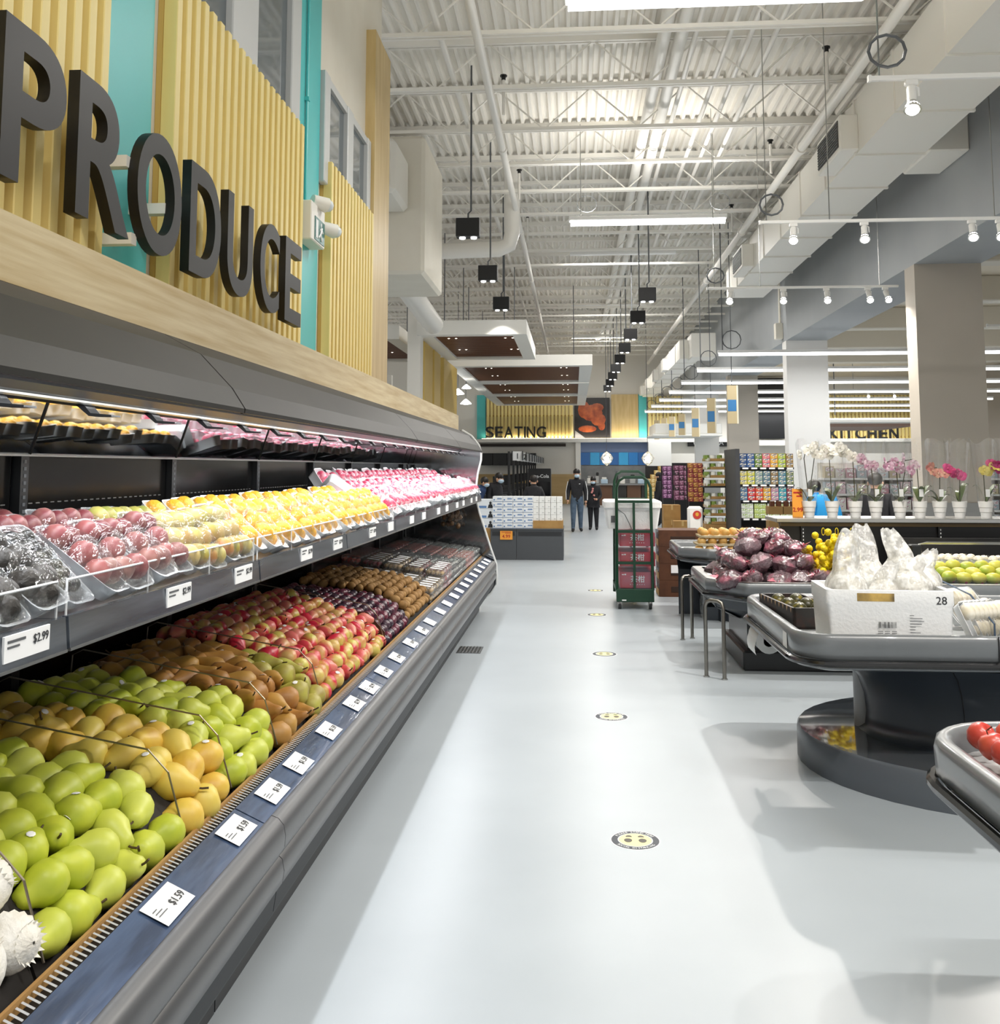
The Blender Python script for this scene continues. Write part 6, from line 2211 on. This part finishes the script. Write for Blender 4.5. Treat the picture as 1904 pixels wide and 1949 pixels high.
box_wall('snack_pack', 1311, 1338, 20.5, .95, 1.72, .10, 3, ('#8c3038', '#b7803a', '#a04848'), 'red and gold snack pack on the rack left of the cans', 'red and gold snack packs', '#e8c070')
box_wall('wine_red_box', 1284, 1311, 23.0, .9, 1.76, .115, 3, ('#6a3450', '#7c4860', '#2e2226'), 'maroon box stacked behind the snack packs', 'maroon boxes', '#c99ab0', .3)
box_wall('purple_box', 1262, 1286, 26.0, .85, 1.70, .12, 3, ('#6f3c66', '#83517a', '#41243c'), 'purple box stacked beside the person in black', 'purple boxes', '#d8a8cc', .3)
box_wall('gold_box', 1232, 1262, 29.5, .7, 1.70, .125, 4, ('#c9a45a', '#b8924a', '#d4b878'), 'gold box in the tall stack beyond the person in black', 'gold boxes', '#f0e2b8', .4, .12)
for k, (px, Y, n) in enumerate(((1280, 20.0, 3), (1300, 19.6, 2))):
    for j in range(n):
        p = at(px, 1000, Y=Y)
        t = thing('brown_carton', 'plain brown carton stacked at the foot of the snack racks', 'carton', (p.x, Y, .3 * j), 0, 'cartons below the snack racks')
        part('box', MB().box(p.x - .17, p.x + .17, Y, Y + .35, .3 * j, .3 * j + .298), CARD, t)
        part('tape', MB().box(p.x - .02, p.x + .02, Y - .002, Y, .3 * j + .2, .3 * j + .298), mat('tape', '#c9ab74', .3), t)
p = at(1324, 985, Y=17.5)
t = thing('rice_bag', 'white bag with a round red emblem below the snack packs', 'bag', (p.x, 17.5, 0))
part('bag', MB().rbox(p.x - .13, p.x + .13, 17.5, 17.65, .55, .97, .04), mat('white woven bag', '#eeeae4', .6), t, True)
part('emblem', MB().cyl((p.x + .03, 17.492, .82), (p.x + .03, 17.499, .82), .075, 18), mat('emblem red', '#c0392b', .5), t)
part('emblem_leaf', MB().ball((p.x + .03, 17.49, .83), (.03, .002, .035), 8, 5), mat('emblem gold', '#e0a83a', .5), t)
part('stand', MB().box(p.x - .15, p.x + .15, 17.52, 17.9, 0, .55), BLACK, t)
# far shelves behind the orchids
PK = ('#e2c8cf', '#d8dde2', '#cfc3a4', '#e7e3da', '#c99aa4', '#b8c4cc')
fs = thing('far_gondola', 'white far shelf unit of pale packs behind the orchids', 'shelf unit', (6.6, 20.5, 0))
part('back', MB().box(5.1, 9.4, 20.9, 20.95, 0, 1.75), WHITE, fs)
for z in (.45, .8, 1.12, 1.44):
    part('shelf', MB().box(5.1, 9.4, 20.4, 20.9, z - .04, z), mat('white shelf', '#f0f0ee', .4), fs)
    for k in range(20):
        grocery('pale_pack', (5.22 + k * .215, 20.42, z + .001), PK[(k + int(z * 10)) % 6], .19, .2, random.choice((.2, .24, .26)), 'pale packet on the white far shelf behind the orchids', 'pale packets', '#ffffff', cat='packet')
# hanging aisle signs
SGW = mat('aisle sign board', '#cdb98f', .5)
for k, (px, py, Y, hpx) in enumerate(((1394, 770, 22.3, 72), (1354, 791, 26.8, 66), (1324, 804, 30.3, 54), (1298, 808, 34.0, 40), (1279, 812, 37.5, 38), (1264, 814, 40.5, 36), (1250, 818, 43.0, 36))):
    p = at(px, py, Y=Y)
    hh = hpx * Y / F / 2
    t = thing('aisle_sign', 'tan hanging aisle sign with blue band, ' + ('in front of the taupe column', 'second along the row', 'third along the row', 'among the far ones', 'among the far ones', 'among the far ones', 'among the far ones')[k], 'aisle sign', p, 0, 'hanging aisle signs')
    part('board', MB().rbox(p.x - .11, p.x + .11, Y - .02, Y + .02, p.z - hh, p.z + hh, .004), SGW, t)
    part('edge_strip', MB().box(p.x + .1, p.x + .135, Y - .022, Y + .022, p.z - hh, p.z + hh), mat('pale edge', '#efe6cc', .5), t)
    part('blue_band', MB().box(p.x - .10, p.x + .09, Y - .025, Y - .02, p.z - hh * .35, p.z + hh * .25), mat('sign blue', '#3f7fb4', .5), t)
    part('rod', MB().cyl((p.x, Y, p.z + hh), (p.x, Y, 7.36 if k < 2 else 4.848), .01, 5), GREY, t)
# dark sign boards and panels on the far right
t = thing('menu_wall', 'black panel above the counter behind the white column', 'panel', (8.3, 44, 2.6))
a, b = at(1440, 815, Y=44.2).x, at(1497, 815, Y=44.2).x
part('panel', MB().box(a, b, 44.2, 44.4, at(1440, 835, Y=44.2).z, at(1440, 720, Y=44.2).z), BLACK, t)
part('trim', MB().box(a, b, 44.15, 44.4, at(1440, 848, Y=44.2).z, at(1440, 838, Y=44.2).z), WHITE, t)
for px, ch, lab in ((1322, 'U', 'black sign board showing the letter U between white columns'), (1371, 'A', 'black sign board showing the letter A beside the taupe column')):
    p = at(px, 843, Y=44.9)
    t = thing('shop_sign', lab, 'sign', p)
    part('board', MB().box(p.x - .3, p.x + .3, 44.85, 44.995, p.z - .16, p.z + .16), BLACK, t)
    lettering('letter', ch, PAPER, t, TR((p.x + .05, 44.845, p.z - .09)), .3, .002, .003)
t = thing('hanging_soffit', 'white hanging soffit edge below the far duct', 'soffit', (4.0, 40, 3.4))
a, b = at(1247, 815, Y=38), at(1300, 815, Y=38)
part('edge', MB().rbox(a.x, b.x + 1.5, 38, 41, at(1225, 826, Y=38).z, at(1225, 806, Y=38).z, .03), CLOUD, t)
part('lip', MB().rbox(a.x - .1, b.x + 1.5, 37.9, 41, at(1225, 828, Y=38).z - .05, at(1225, 826, Y=38).z, .02), CLOUD, t)
t = thing('hanging_soffit', 'white curved soffit above the KITCHEN sign', 'soffit', (13, 40, 3.4))
a, b = at(1572, 800, Y=36), at(1740, 800, Y=36)
part('edge', MB().rbox(a.x, b.x, 36, 40, at(1572, 806, Y=36).z, at(1572, 796, Y=36).z, .05), CLOUD, t)
part('hanger', MB().cyl((a.x + .6, 37, 3.6), (a.x + .6, 37, 5.75), .02, 6), GREY, t)
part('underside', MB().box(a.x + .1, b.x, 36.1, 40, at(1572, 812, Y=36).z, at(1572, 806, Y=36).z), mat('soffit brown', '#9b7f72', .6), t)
# fire alarm on the far right wall
p = at(1861, 591, Y=24)
t = thing('fire_alarm', 'red fire alarm strobe right of the taupe column', 'alarm', p)
part('base', MB().rbox(p.x - .06, p.x - .01, 23.95, 24.05, p.z - .12, p.z + .12, .01), WHITE, t)
part('strobe', MB().ball((p.x + .01, 24, p.z), (.06, .08, .14), 12, 8), mat('alarm red', '#a8202a', .3), t, True)
part('bracket', MB().cyl((p.x - .03, 24, p.z + .12), (p.x - .03, 24, 5.75), .02, 6), WHITE, t)
p = at(1488, 630, X=4.98)
t = thing('wall_sounder', 'small cream speaker box on the grey bulkhead corner', 'speaker', p)
part('box', MB().rbox(4.82, 4.998, p.y - .1, p.y + .1, p.z - .2, p.z + .18, .01), CREAM, t)
part('conduit', MB().cyl((4.95, p.y, p.z + .18), (4.95, p.y, 7.3), .03, 8), CREAM, t, True)
